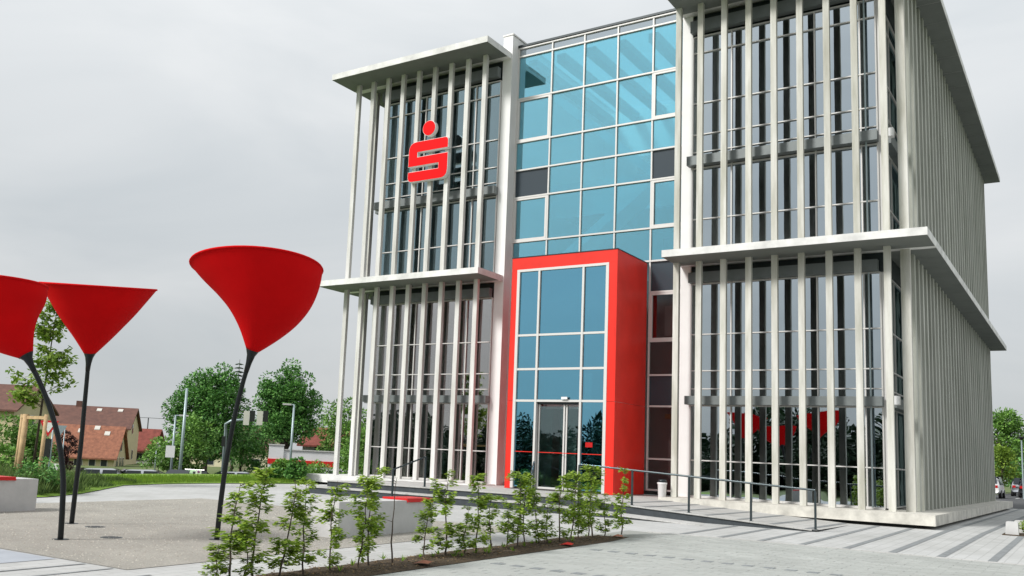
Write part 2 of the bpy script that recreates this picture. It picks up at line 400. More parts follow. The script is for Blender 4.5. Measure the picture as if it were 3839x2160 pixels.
# forecourt: platform with ramp and one broad step below it
fc = MB(); X = [-16.65, -8.0, -1.9]; Z = [-.03, -.03, -.03-6.1*.055]
for (a, za), (c, zc) in zip(list(zip(X, Z))[:-1], list(zip(X, Z))[1:]):
    fc.add([(a, -4.0, za), (c, -4.0, zc), (c, 2.4, zc), (a, 2.4, za)], [(0, 1, 2, 3)])
fc.add([(-16.65, -4, -.03), (-16.65, 2.4, -.03), (-16.65, 2.4, -.6), (-16.65, -4, -.6)], [(0, 1, 2, 3)])
fco = tag(fc.build('forecourt', 'forecourt_stone'), kind='structure')
st = MB(); X = [-16.65, -9.3, -4.2]; Z = [-.21, -.21, -.21-5.1*.041]
for i in range(2):
    st.add([(X[i], -4.85, Z[i]), (X[i+1], -4.85, Z[i+1]), (X[i+1], -3.99, Z[i+1]), (X[i], -3.99, Z[i])], [(0, 1, 2, 3)])
st.build('step', 'forecourt_stone', fco)
rs = MB(); 
rs.add([(-16.66, -3.985, -.035), (-8.0, -3.985, -.035), (-1.95, -3.985, -.369), (-1.95, -3.985, -.6), (-16.66, -3.985, -.6)], [(0, 4, 3, 2, 1)])
rs.build('riser', 'riser_stone', fco)
rs = MB(); rs.add([(-16.66, -4.84, -.215), (-9.3, -4.84, -.215), (-4.25, -4.84, -.42), (-4.25, -4.84, -.6), (-16.66, -4.84, -.6)], [(0, 4, 3, 2, 1)])
rs.build('riser', 'riser_stone', fco)
for (ya, xs, zs) in ((-4.03, [-16.66, -8, -2.0], [-.03, -.03, -.36]), (-4.88, [-16.66, -9.3, -4.3], [-.21, -.21, -.415])):   # pale nosing stones
    b = MB()
    for i in range(2):
        b.add([(xs[i], ya, zs[i]-.022), (xs[i+1], ya, zs[i+1]-.022), (xs[i+1], ya, zs[i+1]+.003), (xs[i], ya, zs[i]+.003),
               (xs[i], ya+.25, zs[i]+.003), (xs[i+1], ya+.25, zs[i+1]+.003), (xs[i], ya+.04, zs[i]-.035), (xs[i+1], ya+.04, zs[i+1]-.035)], [(0, 1, 2, 3), (3, 2, 5, 4), (0, 6, 7, 1)])
    b.build('nosing', 'forecourt_stone', fco)

# ================================================================== BANK BUILDING
BB = empty('bank_building', (-10.6, 2.2, 0), 'four-storey bank building with white concrete fins, blue glazed middle and red entrance portal', 'building')
H1, H1T, H2, H2T = 7.2, 7.415, 15.64, 15.87
S = .7592
# slabs
def slab(x0, x1, z0, z1, xp0, xp1, mt, depth=25.85):
    b = MB(); b.box(x0, x1, 0, 1.672, z0, z1); return b, b.box(xp0, xp1, 1.672, depth, z0, z1)
for x0, x1, p0, p1 in ((-7.28, 0, -6.962, 0), (-21.31, -13.93, -21.31, -14.298)):
    for z0, z1, nm, mt in ((-.27, 0, 'base_slab', 'base_concrete' if x1 == 0 else 'slab_concrete'), (H1, H1T, 'canopy_slab', 'slab_concrete'), (H2, H2T, 'roof_slab', 'slab_concrete')):
        b = MB(); b.box(x0, x1, 0, 1.672, z0, z1); b.box(p0, p1, 1.672, 25.85, z0, z1); b.build(nm, mt, BB)
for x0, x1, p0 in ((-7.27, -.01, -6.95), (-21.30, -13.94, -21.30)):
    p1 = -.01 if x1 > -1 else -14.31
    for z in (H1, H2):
        MB().box(x0, x1, .01, 1.40, z-.006, z-.002).build('soffit_panel', 'soffit_shaded', BB)  # thin sheets, coloured dark for the shade under the slabs
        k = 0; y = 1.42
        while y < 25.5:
            y2 = min(y+1.5, 25.84); MB().box(p0 if y > 1.6 else max(p0, -21.3), p1, max(y, 1.70), y2-.02, z-.006, z-.002).build('soffit_panel', 'soffit_shaded', BB); y += 1.5
# plinth in shadow under the slabs
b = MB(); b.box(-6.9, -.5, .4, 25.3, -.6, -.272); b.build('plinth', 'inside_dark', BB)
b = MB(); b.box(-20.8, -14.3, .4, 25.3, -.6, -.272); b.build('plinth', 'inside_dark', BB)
# fins
FT, FD = .175, .135
for z0, z1 in ((0, H1), (H1T, H2)):
    mf = MB().box(-FT/2, FT/2, 0, FD, 0, z1-z0).mesh('fin', 'fin_concrete')
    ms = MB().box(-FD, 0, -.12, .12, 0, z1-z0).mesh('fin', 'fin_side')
    mr_ = MB().box(-FT/2, FT/2, 0, FD, 0, z1-z0).mesh('fin', 'fin_weathered')
    ml_ = MB().box(-FD, 0, -FT/2, FT/2, 0, z1-z0).mesh('fin', 'fin_concrete')
    for i in range(-1, 8): place('fin', mr_, (-6.4498+S*i + (.04 if i == -1 else 0), .92, z0), BB)
    for i in range(9): place('fin', mf, (-20.671+S*i, .92, z0), BB)
    place('fin', MB().box(-.24, 0, -.09, .09, 0, z1-z0).mesh('fin', 'fin_weathered'), (-.65, 1.60, z0), BB)
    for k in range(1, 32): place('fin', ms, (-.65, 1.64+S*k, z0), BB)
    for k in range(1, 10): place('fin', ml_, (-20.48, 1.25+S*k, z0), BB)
# joint cap under the slabs: thin shadow plates where each fin meets the slab
# white piers
for x0, x1 in ((-14.29, -13.89), (-7.312, -6.97)):
    MB().box(x0, x1, 1.68, 24, -.03, 16.57).build('pier', 'white_render', BB)
    MB().box(x0-.03, x1+.03, 1.65, 24, 16.574, 16.63).build('pier_cap', 'mullion_grey', BB)

# window walls of the two finned blocks
YG = 1.70
LOW = [.05, 1.13, 2.80, 3.08, 3.32, 3.88, 5.02, 6.62]
UPP = [7.46, 8.72, 10.40, 10.74, 10.93, 11.52, 12.58, 14.30, 14.86]
def wall_front(x0, x1, cols, gl_low, gl_up):
    for lev, g, band_z, top in ((LOW, gl_low, (2.80, 3.08), (6.64, 6.96)), (UPP, gl_up, (10.42, 10.74), (14.95, 15.34))):
        xs = cols
        for zi in range(len(lev)-1):
            za, zb = lev[zi], lev[zi+1]
            if abs(za-band_z[0]) < .05: continue
            for ci in range(len(xs)-1):
                MB().box(xs[ci]+.02, xs[ci+1]-.02, YG, YG+.02, za+.015, zb-.015).build('window_pane', g if zb > 2.9 or lev is UPP else g, BB)
        for z in lev:
            if abs(z-band_z[1]) < .05: continue
            MB().box(xs[0]+.003, xs[-1]-.003, YG-.06, YG+.05, z-.017, z+.017).build('transom', 'mullion_grey', BB)
        for x in xs:
            MB().box(x-.02, x+.02, YG-.05, YG+.06, lev[0]-.04, lev[-1]).build('mullion', 'mullion_grey', BB)
        MB().box(x0-.06, x1+.02, YG-.34, YG-.06, band_z[0]+.02, band_z[1]).build('floor_band', 'band_grey', BB)
        MB().box(x0, x1-.05, YG-.27, YG-.04, top[0], top[1]).build('blind_box', 'band_grey', BB)
        MB().box(x0, x1, YG+.06, YG+.3, lev[-1]+.03, (H1 if lev is LOW else H2)-.004).build('lintel', 'dark_metal', BB)
    b = MB().box(x0, x1, YG-.12, YG+.1, .003, .045); b.build('sill', 'mullion_grey', BB)
colsR = [-6.94, -5.68, -4.42, -3.15, -1.88, -1.44]
wall_front(-6.965, -1.42, colsR, 'glass_grey', 'glass_grey')
colsL = [-19.80, -19.0, -17.74, -16.48, -15.40, -14.33]
wall_front(-19.82, -14.295, colsL, 'glass_soft', 'glass_dim')
# window walls on the two long sides
def wall_side(x, sgn, y1, n):
    ys = [YG+.03 + (y1-YG)*k/n for k in range(n+1)]
    for lev, bz in ((LOW, (2.80, 3.08)), (UPP, (10.42, 10.74))):
        for k in range(n):
            for za, zb in zip(lev[:-1], lev[1:]):
                if abs(za-bz[0]) < .05 or (k > 3 and za not in (lev[0],)): continue
                zt = zb if k <= 3 else lev[-1]
                MB().box(x-.01, x+.01, ys[k]+.02, ys[k+1]-.02, za+.015, zt-.015).build('window_pane', 'glass_dim', BB)
        for y in ys[:6]: MB().box(x-.05, x+.05, y-.022, y+.022, lev[0], lev[-1]).build('mullion', 'mullion_grey', BB)
        for z in lev: 
            if abs(z-bz[1]) > .05: MB().box(x-.055, x+.055, ys[0], y1, z-.02, z+.02).build('transom', 'mullion_grey', BB)
        MB().box(min(x, x+sgn*.3)-.0, max(x, x+sgn*.3), YG+.1, y1, bz[0], bz[1]).build('floor_band', 'band_grey', BB)
        MB().box(x-.1, x+.1, ys[0], y1, lev[-1]+.03, (H1 if lev is LOW else H2)-.004).build('lintel', 'dark_metal', BB)
wall_side(-1.40, 1, 24.5, 14)
wall_side(-19.85, -1, 14, 9)
# small bracket boxes where the floor bands end at the corner
for z in (2.86, 10.5): MB().box(-1.17, -.98, YG-.30, YG-.06, z, z+.24).build('bracket', 'white_paint', BB)
for z0, z1 in ((7.46, 14.9), (.05, 6.6)): MB().tube([(-1.72, YG-.18, z0), (-1.72, YG-.18, z1)], .025, 6).build('downpipe', 'galv', BB)
# inside: floors, core walls, columns, blinds
for x0, x1 in ((-6.95, -1.5), (-19.75, -14.31)):
    for z in (2.82, 10.44): MB().box(x0, x1, YG+.12, 9.0, z, z+.26).build('floor_slab', 'inside_floor', BB)
    MB().box(x0, x1, 9.0, 9.2, 0, H1-.01).build('core_wall', 'inside_wall', BB)
    MB().box(x0, x1, 9.0, 9.2, H1T, H2-.01).build('core_wall', 'inside_wall', BB)
    MB().box(x0, x1, YG+.12, 9.0, .004, .03).build('floor_finish', 'inside_floor', BB)
for z0, z1 in ((.04, 2.81), (3.09, H1-.01), (H1T, 10.43), (10.71, H2-.01)): MB().box(-2.3, -2.2, 2.6, 25.2, z0, z1).build('sun_block_wall', 'inside_dark', BB)  # unseen wall added to keep sun off the right side fins
for x, y in ((-18.9, 3.2), (-16.6, 3.2), (-5.0, 3.4), (-2.6, 3.4)):
    for z0, z1 in ((.03, 2.82), (3.08, 7.19), (7.42, 10.44), (10.7, 15.63)): MB().lathe((x, y, z0), [(.17, 0), (.17, z1-z0)], 14).build('column', 'inside_light', BB)
for x0, x1, z0, z1 in ((-18.85, -18.3, 3.2, 6.6), (-17.2, -16.7, .3, 6.5), (-16.2, -15.9, 3.3, 6.4), (-18.9, -18.2, 7.5, 10.3), (-17.4, -17.0, 7.5, 10.2), (-18.5, -18.2, .1, 2.7)):
    MB().box(x0, x1, 2.15, 2.2, z0, z1).build('curtain', 'curtain', BB)
MB().box(-4.36, -3.2, YG+.08, YG+.11, 14.32, 15.0).build('blind', 'band_grey', BB)
# glazed middle
YC = 2.175
CX = [-13.86, -12.45, -11.14, -9.84, -8.53, -7.33]
CZ = [.14, 1.12, 2.80, 3.81, 4.92, 6.55, 7.60, 8.72, 10.38, 11.42, 12.50, 14.18, 15.85, 16.18]
for ci in range(5):
    for zi in range(len(CZ)-1):
        za, zb = CZ[zi], CZ[zi+1]; xa, xb = CX[ci], CX[ci+1]
        if zb < 7.7 and xb < -8.0 and xb > -12.6: continue
        if zb < 7.7 and ci == 0: xb = -12.42
        if zb < 7.7 and ci == 4: g = 'spandrel' if za in (2.80, 6.55) else 'glass_dark'
        elif ci in (0, 4) and za == 10.38: g = 'spandrel'
        elif za == 15.85: g = 'glass_grey'
        else: g = 'glass_blue'
        o = place('window_pane', MB().box(-(xb-xa)/2+.02, (xb-xa)/2-.02, -.01, .01, -(zb-za)/2+.02, (zb-za)/2-.02).mesh('window_pane', g), ((xa+xb)/2, YC+.01, (za+zb)/2), BB)
        o.rotation_euler = (rnd.gauss(0, .005), 0, rnd.gauss(0, .005))
        if ci in (0, 4) and za in (8.72, 12.50, 4.92):     # opening sashes with a heavy frame
            f = MB(); w = .075
            f.box(xa+.03, xb-.03, YC-.06, YC-.002, za+.03, za+.03+w).box(xa+.03, xb-.03, YC-.06, YC-.002, zb-.03-w, zb-.03)
            f.box(xa+.03, xa+.03+w, YC-.06, YC-.002, za+.03+w, zb-.03-w).box(xb-.03-w, xb-.03, YC-.06, YC-.002, za+.03+w, zb-.03-w)
            f.build('sash', 'mullion_grey', BB)
for z in CZ:
    if z < 7.55:
        MB().box(-8.55, -7.33, YC-.07, YC+.05, z-.028, z+.028).build('transom', 'mullion_grey', BB)
        MB().box(-13.86, -12.42, YC-.07, YC+.05, z-.028, z+.028).build('transom', 'mullion_grey', BB)
    else: MB().box(-13.86, -7.33, YC-.07, YC+.05, z-.028, z+.028).build('transom', 'mullion_grey', BB)
for i, x in enumerate(CX):
    MB().box(x-.026, x+.026, YC-.055, YC+.06, .1 if i in (0, 4, 5) else 7.6, 16.18).build('mullion', 'mullion_grey', BB)
MB().box(-13.88, -7.32, YC-.1, YC+.25, 16.22, 16.30).build('roof_edge', 'dark_metal', BB)
for k in range(4): MB().box(-13.86+1.64*k, -12.26+1.64*k, YC+.26, 9.6, 16.24, 16.27).build('added_skylight_pane', 'glass_clear', BB)  # glazed roof out of view, added to let daylight into the middle
# inside of the glazed middle
MB().box(-13.85, -7.34, 9.6, 9.8, 0, 16.1).build('core_wall', 'white_render', BB)
for z in (3.1, 7.25, 10.55):
    MB().box(-13.85, -7.34, 5.2, 9.6, z, z+.3).build('gallery_floor', 'inside_floor', BB)
    MB().box(-13.85, -7.34, 5.1, 5.18, z-.25, z+1.1).build('parapet', 'white_paint', BB)
MB().box(-13.85, -7.34, YC+.3, 9.6, -.02, .05).build('floor_finish', 'inside_floor', BB)
for z in (15.55,):
    for k in range(6): MB().box(-13.7+k*1.2, -13.35+k*1.2, YC+.4, 9.5, z, z+.3).build('roof_beam', 'band_grey', BB)
for (z0, z1, xa, xb) in ((7.55, 10.55, -13.2, -9.2), (10.85, 14.4, -9.0, -13.0)):
    b = MB(); b.add([(xa, 3.4, z0), (xb, 3.4, z1), (xb, 4.5, z1), (xa, 4.5, z0), (xa, 3.4, z0+.4), (xb, 3.4, z1+.4), (xb, 4.5, z1+.4), (xa, 4.5, z0+.4)],
                    [(0,3,2,1),(4,5,6,7),(0,1,5,4),(1,2,6,5),(2,3,7,6),(3,0,4,7)]); b.build('stair_flight', 'white_paint', BB)
for x0, z0, z1 in ((-12.2, 12.7, 13.9), (-10.9, 12.9, 14.0), (-9.6, 8.9, 10.2), (-11.0, 8.9, 10.2)):
    MB().box(x0, x0+1.0, 9.45, 9.55, z0, z1).build('wall_panel', 'band_grey', BB)
# what shows through the narrow glazing beside the portal
MB().box(-8.0, -7.6, 2.6, 2.62, 1.2, 1.75).build('poster', 'paper', BB)
MB().box(-7.62, -7.36, 2.64, 2.66, 1.15, 1.72).build('poster', 'red_sign', BB)
MB().box(-8.0, -7.55, 2.6, 2.62, .55, 1.08).build('poster', 'paper', BB)
MB().box(-8.25, -7.4, 2.9, 3.2, 2.45, 2.6).build('wall_panel', 'warm_panel', BB)
MB().box(-8.3, -7.4, 2.9, 2.95, 5.2, 6.2).build('wall_panel', 'paper', BB)
MB().box(-9.6, -7.36, 3.4, 3.5, .06, 7.2).build('wall_panel', 'inside_light', BB)
MB().box(-8.49, -8.38, 2.3, 2.4, 4.95, 6.5).build('wall_panel', 'red_panel', BB)
# dark gutter at the head of the fins
# red portal
PX0, PX1, PY0, PZ = -12.40, -8.61, -.25, 7.52
PT = empty('portal', (-10.5, -.25, 0)); PT.parent = BB; PT.location = Vector((-10.5, -.25, 0))-Vector(BB.location)
def pbox(nm, mt, *a): return MB().box(*a).build(nm, mt, PT)
IX0, IX1, IZ = -12.19, -8.89, 7.12
for z0, z1 in ((-.02, 2.775), (2.785, PZ)):      # side panels with the joint between them
    pbox('cladding_panel', 'red_panel', PX1-.05, PX1, PY0, YC-.08, z0, z1)
    pbox('cladding_panel', 'red_panel', PX0, PX0+.05, PY0, YC-.08, z0, z1)
    pbox('cladding_panel', 'red_panel', PX1-.28+.002, PX1-.052, PY0, PY0+.1, z0, z1 if z1 < 5 else IZ+.0)
    pbox('cladding_panel', 'red_panel', PX0+.052, IX0, PY0, PY0+.1, z0, z1 if z1 < 5 else IZ+.0)
pbox('cladding_panel', 'red_panel', PX0+.052, PX1-.052, PY0, PY0+.1, IZ+.004, PZ-.003)
pbox('roof_panel', 'red_panel', PX0+.052, PX1-.052, PY0+.102, YC-.08, PZ-.08, PZ-.006)
pbox('roof_flashing', 'dark_metal', PX0-.012, PX1+.012, PY0-.012, YC-.08, PZ+.002, PZ+.03)
VX = [IX0, -11.36, -9.77, IX1]; VZ = [.02, 2.79, 3.81, 4.92, IZ]
YP = PY0+.05
for i, x in enumerate(VX):
    w = .05 if i in (0, 3) else .035
    xx = x+(.05 if i == 0 else -.05 if i == 3 else 0)
    pbox('mullion', 'mullion_grey', xx-w, xx+w, PY0-.012, YP+.1, 0, IZ-.08)
pbox('transom', 'mullion_grey', IX0, IX1, PY0-.015, YP+.1, IZ-.08, IZ)
for z in VZ[1:-1]: pbox('transom', 'mullion_grey', IX0+.1, IX1-.1, PY0-.004, YP+.09, z-.035, z+.035)
for i in range(3):
    for k in range(4):
        za, zb = VZ[k], VZ[k+1]
        if i == 1 and k == 0: continue
        pbox('window_pane', 'glass_portal', VX[i]+.05, VX[i+1]-.05, YP, YP+.02, za+.03, zb-.03)
for x0, x1, y in ((-11.30, -10.36, YP+.1), (-10.34, -9.82, YP+.14)):
    d = empty('sliding_door'); d.parent = PT; d.location = (0, 0, 0)
    def dbox(nm, mt, *a): return MB().box(*a).build(nm, mt, d)
    dbox('door_glass', 'glass_door', x0+.05, x1-.05, y, y+.02, .08, 2.62)
    dbox('door_frame', 'mullion_grey', x1-.05, x1, y-.02, y+.04, .02, 2.68)
    dbox('door_frame', 'mullion_grey', x0, x0+.05, y-.02, y+.04, .02, 2.68)
    dbox('door_rail', 'mullion_grey', x0+.05, x1-.05, y-.02, y+.04, .02, .08)
pbox('door_header', 'dark_metal', -11.32, -9.81, YP+.02, YP+.2, 2.69, 2.755)
pbox('sensor_box', 'white_paint', -10.40, -10.20, PY0-.07, PY0-.006, 2.835, 2.91)
for x0, x1 in ((-12.08, -11.41), (-11.25, -9.83), (-9.70, -9.0)):
    pbox('glass_stripe', 'red_panel', x0, x1, YP-.006, YP-.002, 1.150, 1.170)
pbox('door_sticker', 'lamp_red', -9.58, -9.34, YP-.006, YP-.002, 1.37, 1.52)
MB().lathe((-9.46, YP-.004, 1.60), [(.001, -.001)], 3)
for x0, x1, z1 in ((-12.05, -11.5, 2.6), (-11.2, -10.6, 2.62), (-10.1, -9.3, 6.6)): pbox('inner_curtain', 'curtain', x0, x1, 1.2, 1.24, .1, z1)
pbox('inner_floor', 'inside_floor', PX0+.06, PX1-.06, PY0+.11, YC, -.02, .012)

# emblem on the fins
P0 = (-16.86, .80, 11.09)
sg = empty('sign', P0, 'red stylised letter S emblem with a dot above, mounted on the fins', 'sign')
def rounded(poly, radii, n=5):
    out = []; N = len(poly)
    for i, p in enumerate(poly):
        r = radii.get(i, 0)
        if not r: out.append(p); continue
        a = Vector(poly[i-1])-Vector(p); c = Vector(poly[(i+1) % N])-Vector(p); la, lc = a.length, c.length; a.normalize(); c.normalize(); r = min(r, la*.5, lc*.5)
        for k in range(n+1):
            t = k/n; q = Vector(p)+a*r*(1-t)**2+c*r*t**2; out.append((q.x, q.y))
    return out
Sx = [(-15.94, 12.67), (-15.94, 12.24), (-17.34, 12.24), (-17.34, 12.06), (-15.93, 12.06), (-15.93, 11.09), (-17.76, 11.10), (-17.76, 11.50), (-16.36, 11.50), (-16.36, 11.70), (-17.76, 11.70), (-17.76, 12.67)]
Sr = rounded(Sx, {0: .16, 5: .34, 6: .2, 11: .36})
so = MB().prism(Sr, 'xz', .72, .90).build('letter_body', 'sign_edge', sg)
cx = sum(p[0] for p in Sr)/len(Sr)
def inset(poly, d):
    out = []; N = len(poly)
    for i in range(N):
        a = Vector(poly[i-1]); b = Vector(poly[i]); c = Vector(poly[(i+1) % N])
        n1 = (b-a); n2 = (c-b)
        if n1.length < 1e-6 or n2.length < 1e-6: out.append(poly[i]); continue
        n1 = Vector((-n1.y, n1.x)).normalized(); n2 = Vector((-n2.y, n2.x)).normalized(); nn = (n1+n2)
        k = nn.length_squared
        nn = nn*(2/k) if k > .05 else n1
        out.append((b.x-nn.x*d, b.y-nn.y*d))
    return out
MB().prism(inset(Sr, .018), 'xz', .705, .7205).build('letter_face', 'red_sign', sg)
circ = [(-16.86+.30*math.cos(-t*math.pi/14), 13.13+.30*math.sin(-t*math.pi/14)) for t in range(28)]
MB().prism(circ, 'xz', .72, .90).build('dot_body', 'sign_edge', sg)
MB().prism([(-16.86+(p[0]+16.86)*.94, 13.13+(p[1]-13.13)*.94) for p in circ], 'xz', .705, .7205).build('dot_face', 'red_sign', sg)

# ash bin at the pier
an = empty('ash_bin', (-7.45, 1.15, 0), 'small white cylindrical ash bin with black top beside the red portal', 'bin')
MB().lathe((-7.45, .72, -.06), [(.10, 0), (.115, .02), (.13, .42), (.15, .44), (.15, .47), (.12, .475)], 18).build('bin_body', 'white_paint', an, True)
MB().lathe((-7.45, .72, -.06), [(.125, .478), (.13, .52), (.11, .56), (.08, .57)], 18).build('bin_top', 'dark_metal', an, True)

# ------------------------------------------------------------------ handrails
def handrail(label, posts, group, extra=None):
    p0 = posts[0]; t = empty('handrail', p0, label, 'handrail', group)
    for p in posts:
        MB().box(p[0]-.022, p[0]+.022, p[1]-.022, p[1]+.022, p[2]-.02, p[2]+.865).build('post', 'rail_dark', t)
        MB().box(p[0]-.05, p[0]+.05, p[1]-.05, p[1]+.05, p[2]-.005, p[2]+.008).build('foot_plate', 'rail_dark', t)
    MB().tube([(p[0], p[1], p[2]+.885) for p in posts], .024, 8).build('rail', 'rail_dark', t)
rp = [(x, -3.85, H(x, -3.85)) for x in (-7.95, -6.44, -4.94, -3.42, -1.96)]
handrail('long dark steel handrail running down beside the ramp', rp, None)
handrail('short dark handrail across the steps, in front of the left finned block', [(-13.05, -5.3, H(-13.05, -5.3)), (-13.05, -3.75, H(-13.05, -3.75))], None)
handrail('short dark handrail across the steps, in front of the red portal', [(-8.35, -5.75, H(-8.35, -5.75)), (-9.3, -4.1+.2, H(-9.3, -3.9))], None)

# ------------------------------------------------------------------ red funnels
def funnel(label, D, pole, neck, prof, rimtilt, rimr):
    # pole: pixel points bottom to neck; prof: list of (centre px x, y, radius m)
    base = atD(*pole[0], D); base.z = G(base.x, base.y)
    t = empty('funnel_shade', base, label, 'sculpture', 'red funnel shades on the gravel')
    # smooth the pole path with Catmull-Rom
    P = [atD(x, y, D) for x, y in pole]; P[0] = base - Vector((0, 0, .05)); Q = []
    for i in range(len(P)-1):
        a = P[max(i-1, 0)]; b = P[i]; c = P[i+1]; d = P[min(i+2, len(P)-1)]
        for k in range(6):
            u = k/6; Q.append(.5*((2*b)+(c-a)*u+(2*a-5*b+4*c-d)*u*u+(3*b-a-3*c+d)*u**3))
    Q.append(P[-1]); n = len(Q)
    rad = [.043-.008*i/n for i in range(n)]
    MB().tube(Q, rad, 12).build('pole', 'pole_black', t, True)
    MB().lathe((base.x, base.y, base.z), [(.12, 0), (.12, .012), (.06, .016)], 16).build('foot_plate', 'pole_black', t)
    # shade surface
    ax0 = (Q[-1]-Q[-3]).normalized()
    C = [atD(x, y, D) for x, y, r in prof]; R = [r for x, y, r in prof]
    rn = Vector(rimtilt).normalized(); m = len(C); NS = 48; rings = []
    # dense interpolation
    steps = 26
    def cr(arr, u):
        f = u*(m-1); i = min(int(f), m-2); w = f-i
        a = arr[max(i-1, 0)]; b = arr[i]; c = arr[i+1]; d = arr[min(i+2, m-1)]
        return .5*((2*b)+(c-a)*w+(2*a-5*b+4*c-d)*w*w+(3*b-a-3*c+d)*w**3)
    sleeve = MB(); shade = MB()
    for s in range(steps+1):
        u = s/steps; c = cr(C, u); r = cr(R, u); nrm = ax0.lerp(rn, sm(0, 1, u)).normalized()
        e1 = nrm.cross(Vector((FW.x, FW.y, 0)).normalized()).normalized(); e2 = nrm.cross(e1)
        rings.append([c+e1*r*math.cos(2*math.pi*j/NS)+e2*r*math.sin(2*math.pi*j/NS) for j in range(NS)])
    for q in rings: shade.v += [tuple(p) for p in q]
    for s in range(steps):
        for j in range(NS): shade.f.append((s*NS+j, s*NS+(j+1) % NS, (s+1)*NS+(j+1) % NS, (s+1)*NS+j))
    so = shade.build('shade', 'red_fabric', t, True); md = so.modifiers.new('thick', 'SOLIDIFY'); md.thickness = .012; md.offset = 0
    hoop = MB(); top = rings[-1]; hoop.tube(top+[top[0], top[1]], .02, 6, False); hoop.build('hoop', 'red_fabric', t, True)
    # black sleeve between pole and shade
    sl = MB(); a = Q[-5]; bpt = C[0]; 
    sl.tube([a, a.lerp(bpt, .4), a.lerp(bpt, .75), bpt, C[0]+(C[1]-C[0])*.05], [.038, .046, .066, R[0]+.006, R[0]+.012], 20, True); sl.build('sleeve', 'pole_black', t, True)
    lamp = MB(); cc = C[-1]-rn*.25; lamp.lathe((cc.x, cc.y, cc.z), [(.02, -.1), (.11, -.08), (.13, 0), (.09, .06)], 14); lamp.build('lamp', 'sign_white', t)
    return base
px = lambda r, D: r*D/FPX
toC = (CAM-Vector((-9, -17, 4))).normalized(); hc = Vector((toC.x, toC.y, 0)).normalized()
D = 14.73
funnel('red fabric funnel on a slightly bent dark pole, next to the hedge saplings', D,
       [(812, 2024), (828, 1880), (850, 1720), (878, 1570), (912, 1430), (940, 1345)], None,
       [(947, 1312, px(24, D)), (972, 1250, px(76, D)), (988, 1188, px(128, D)), (990, 1125, px(176, D)), (980, 1062, px(215, D)), (964, 1003, px(243, D))],
       Vector((0, 0, 1)) - hc*.11, 1)
D = 16.35
funnel('red fabric funnel with a rim dipping towards the plaza, on a nearly straight dark pole', D,
       [(268, 1964), (285, 1820), (302, 1680), (315, 1540), (326, 1420), (332, 1350)], None,
       [(336, 1325, px(20, D)), (346, 1272, px(62, D)), (352, 1222, px(102, D)), (359, 1172, px(140, D)), (366, 1122, px(174, D)), (372, 1074, px(206, D))],
       Vector((0, 0, 1)) + hc*.165 - RT*.03, 1)
D = 13.89
funnel('red fabric funnel leaning far over on a strongly curved dark pole, near the concrete bench', D,
       [(227, 2024), (234, 1900), (236, 1780), (218, 1640), (180, 1510), (140, 1415), (112, 1365)], None,
       [(98, 1330, px(26, D)), (50, 1277, px(78, D)), (8, 1224, px(130, D)), (-26, 1170, px(176, D)), (-52, 1115, px(208, D)), (-72, 1062, px(232, D))],
       Vector((0, 0, 1)) + hc*.02 - RT*.03, 1)
# round uplight covers in the gravel
for x, y, lab in ((-10.68, -16.56, 'round dark uplight cover in gravel, beside the straight-poled funnel'), (-9.15, -17.35, 'round dark uplight cover in gravel, beside the leaning funnel')):
    t = empty('ground_light', (x, y, G(x, y)), lab, 'ground light', 'uplight covers in the gravel')
    MB().lathe((x, y, G(x, y)), [(.17, -.02), (.17, .008), (.15, .010)], 24).build('cover_ring', 'dark_metal', t)
    MB().lathe((x, y, G(x, y)), [(.145, 0), (.145, .011), (.12, .012)], 24).build('lens', 'signal_dark', t)
# loose pebbles on the gravel court
pb = MB(); rnd = random.Random(3)
for _ in range(5000):
    x = rnd.uniform(-15.7, -6.15); y = rnd.uniform(-19.3, -9.9); r = rnd.uniform(.008, .02); z = G(x, y)+.006
    pb.add([(x-r, y, z), (x, y-r, z), (x+r, y, z), (x, y+r, z), (x+rnd.uniform(-.3, .3)*r, y, z+r*.8)], [(0, 1, 4), (1, 2, 4), (2, 3, 4), (3, 0, 4)])
tag(pb.build('pebbles', 'pebble'), 'loose beige pebbles scattered over the gravel court', 'gravel', kind='stuff')

# ------------------------------------------------------------------ benches
def bench(label, x0, x1, y0, y1, top, pad, drop):
    z = G(0, y0); t = empty('bench', ((x0+x1)/2, (y0+y1)/2, z), label, 'bench')
    MB().box(x0, x1, y0, y1, z-.05, top).build('concrete_block', 'bench_concrete', t)
    a, b = pad
    MB().box(x0+.05, x1+.012, a, b, top+.003, top+.038).build('seat_pad', 'red_pad', t)
    if drop: MB().box(x1+.003, x1+.03, a, b, top-.03, top+.0025).build('pad_edge', 'red_pad', t)
bench('long pale concrete bench with a red seat pad, behind the hedge saplings', -7.69, -7.07, -14.48, -11.75, .07, (-12.6, -11.8), True)
bench('pale concrete bench topped with a long red seat pad, beside the leaning funnel', -14.75, -14.07, -19.2, -15.56, .08, (-19.1, -16.05), True)
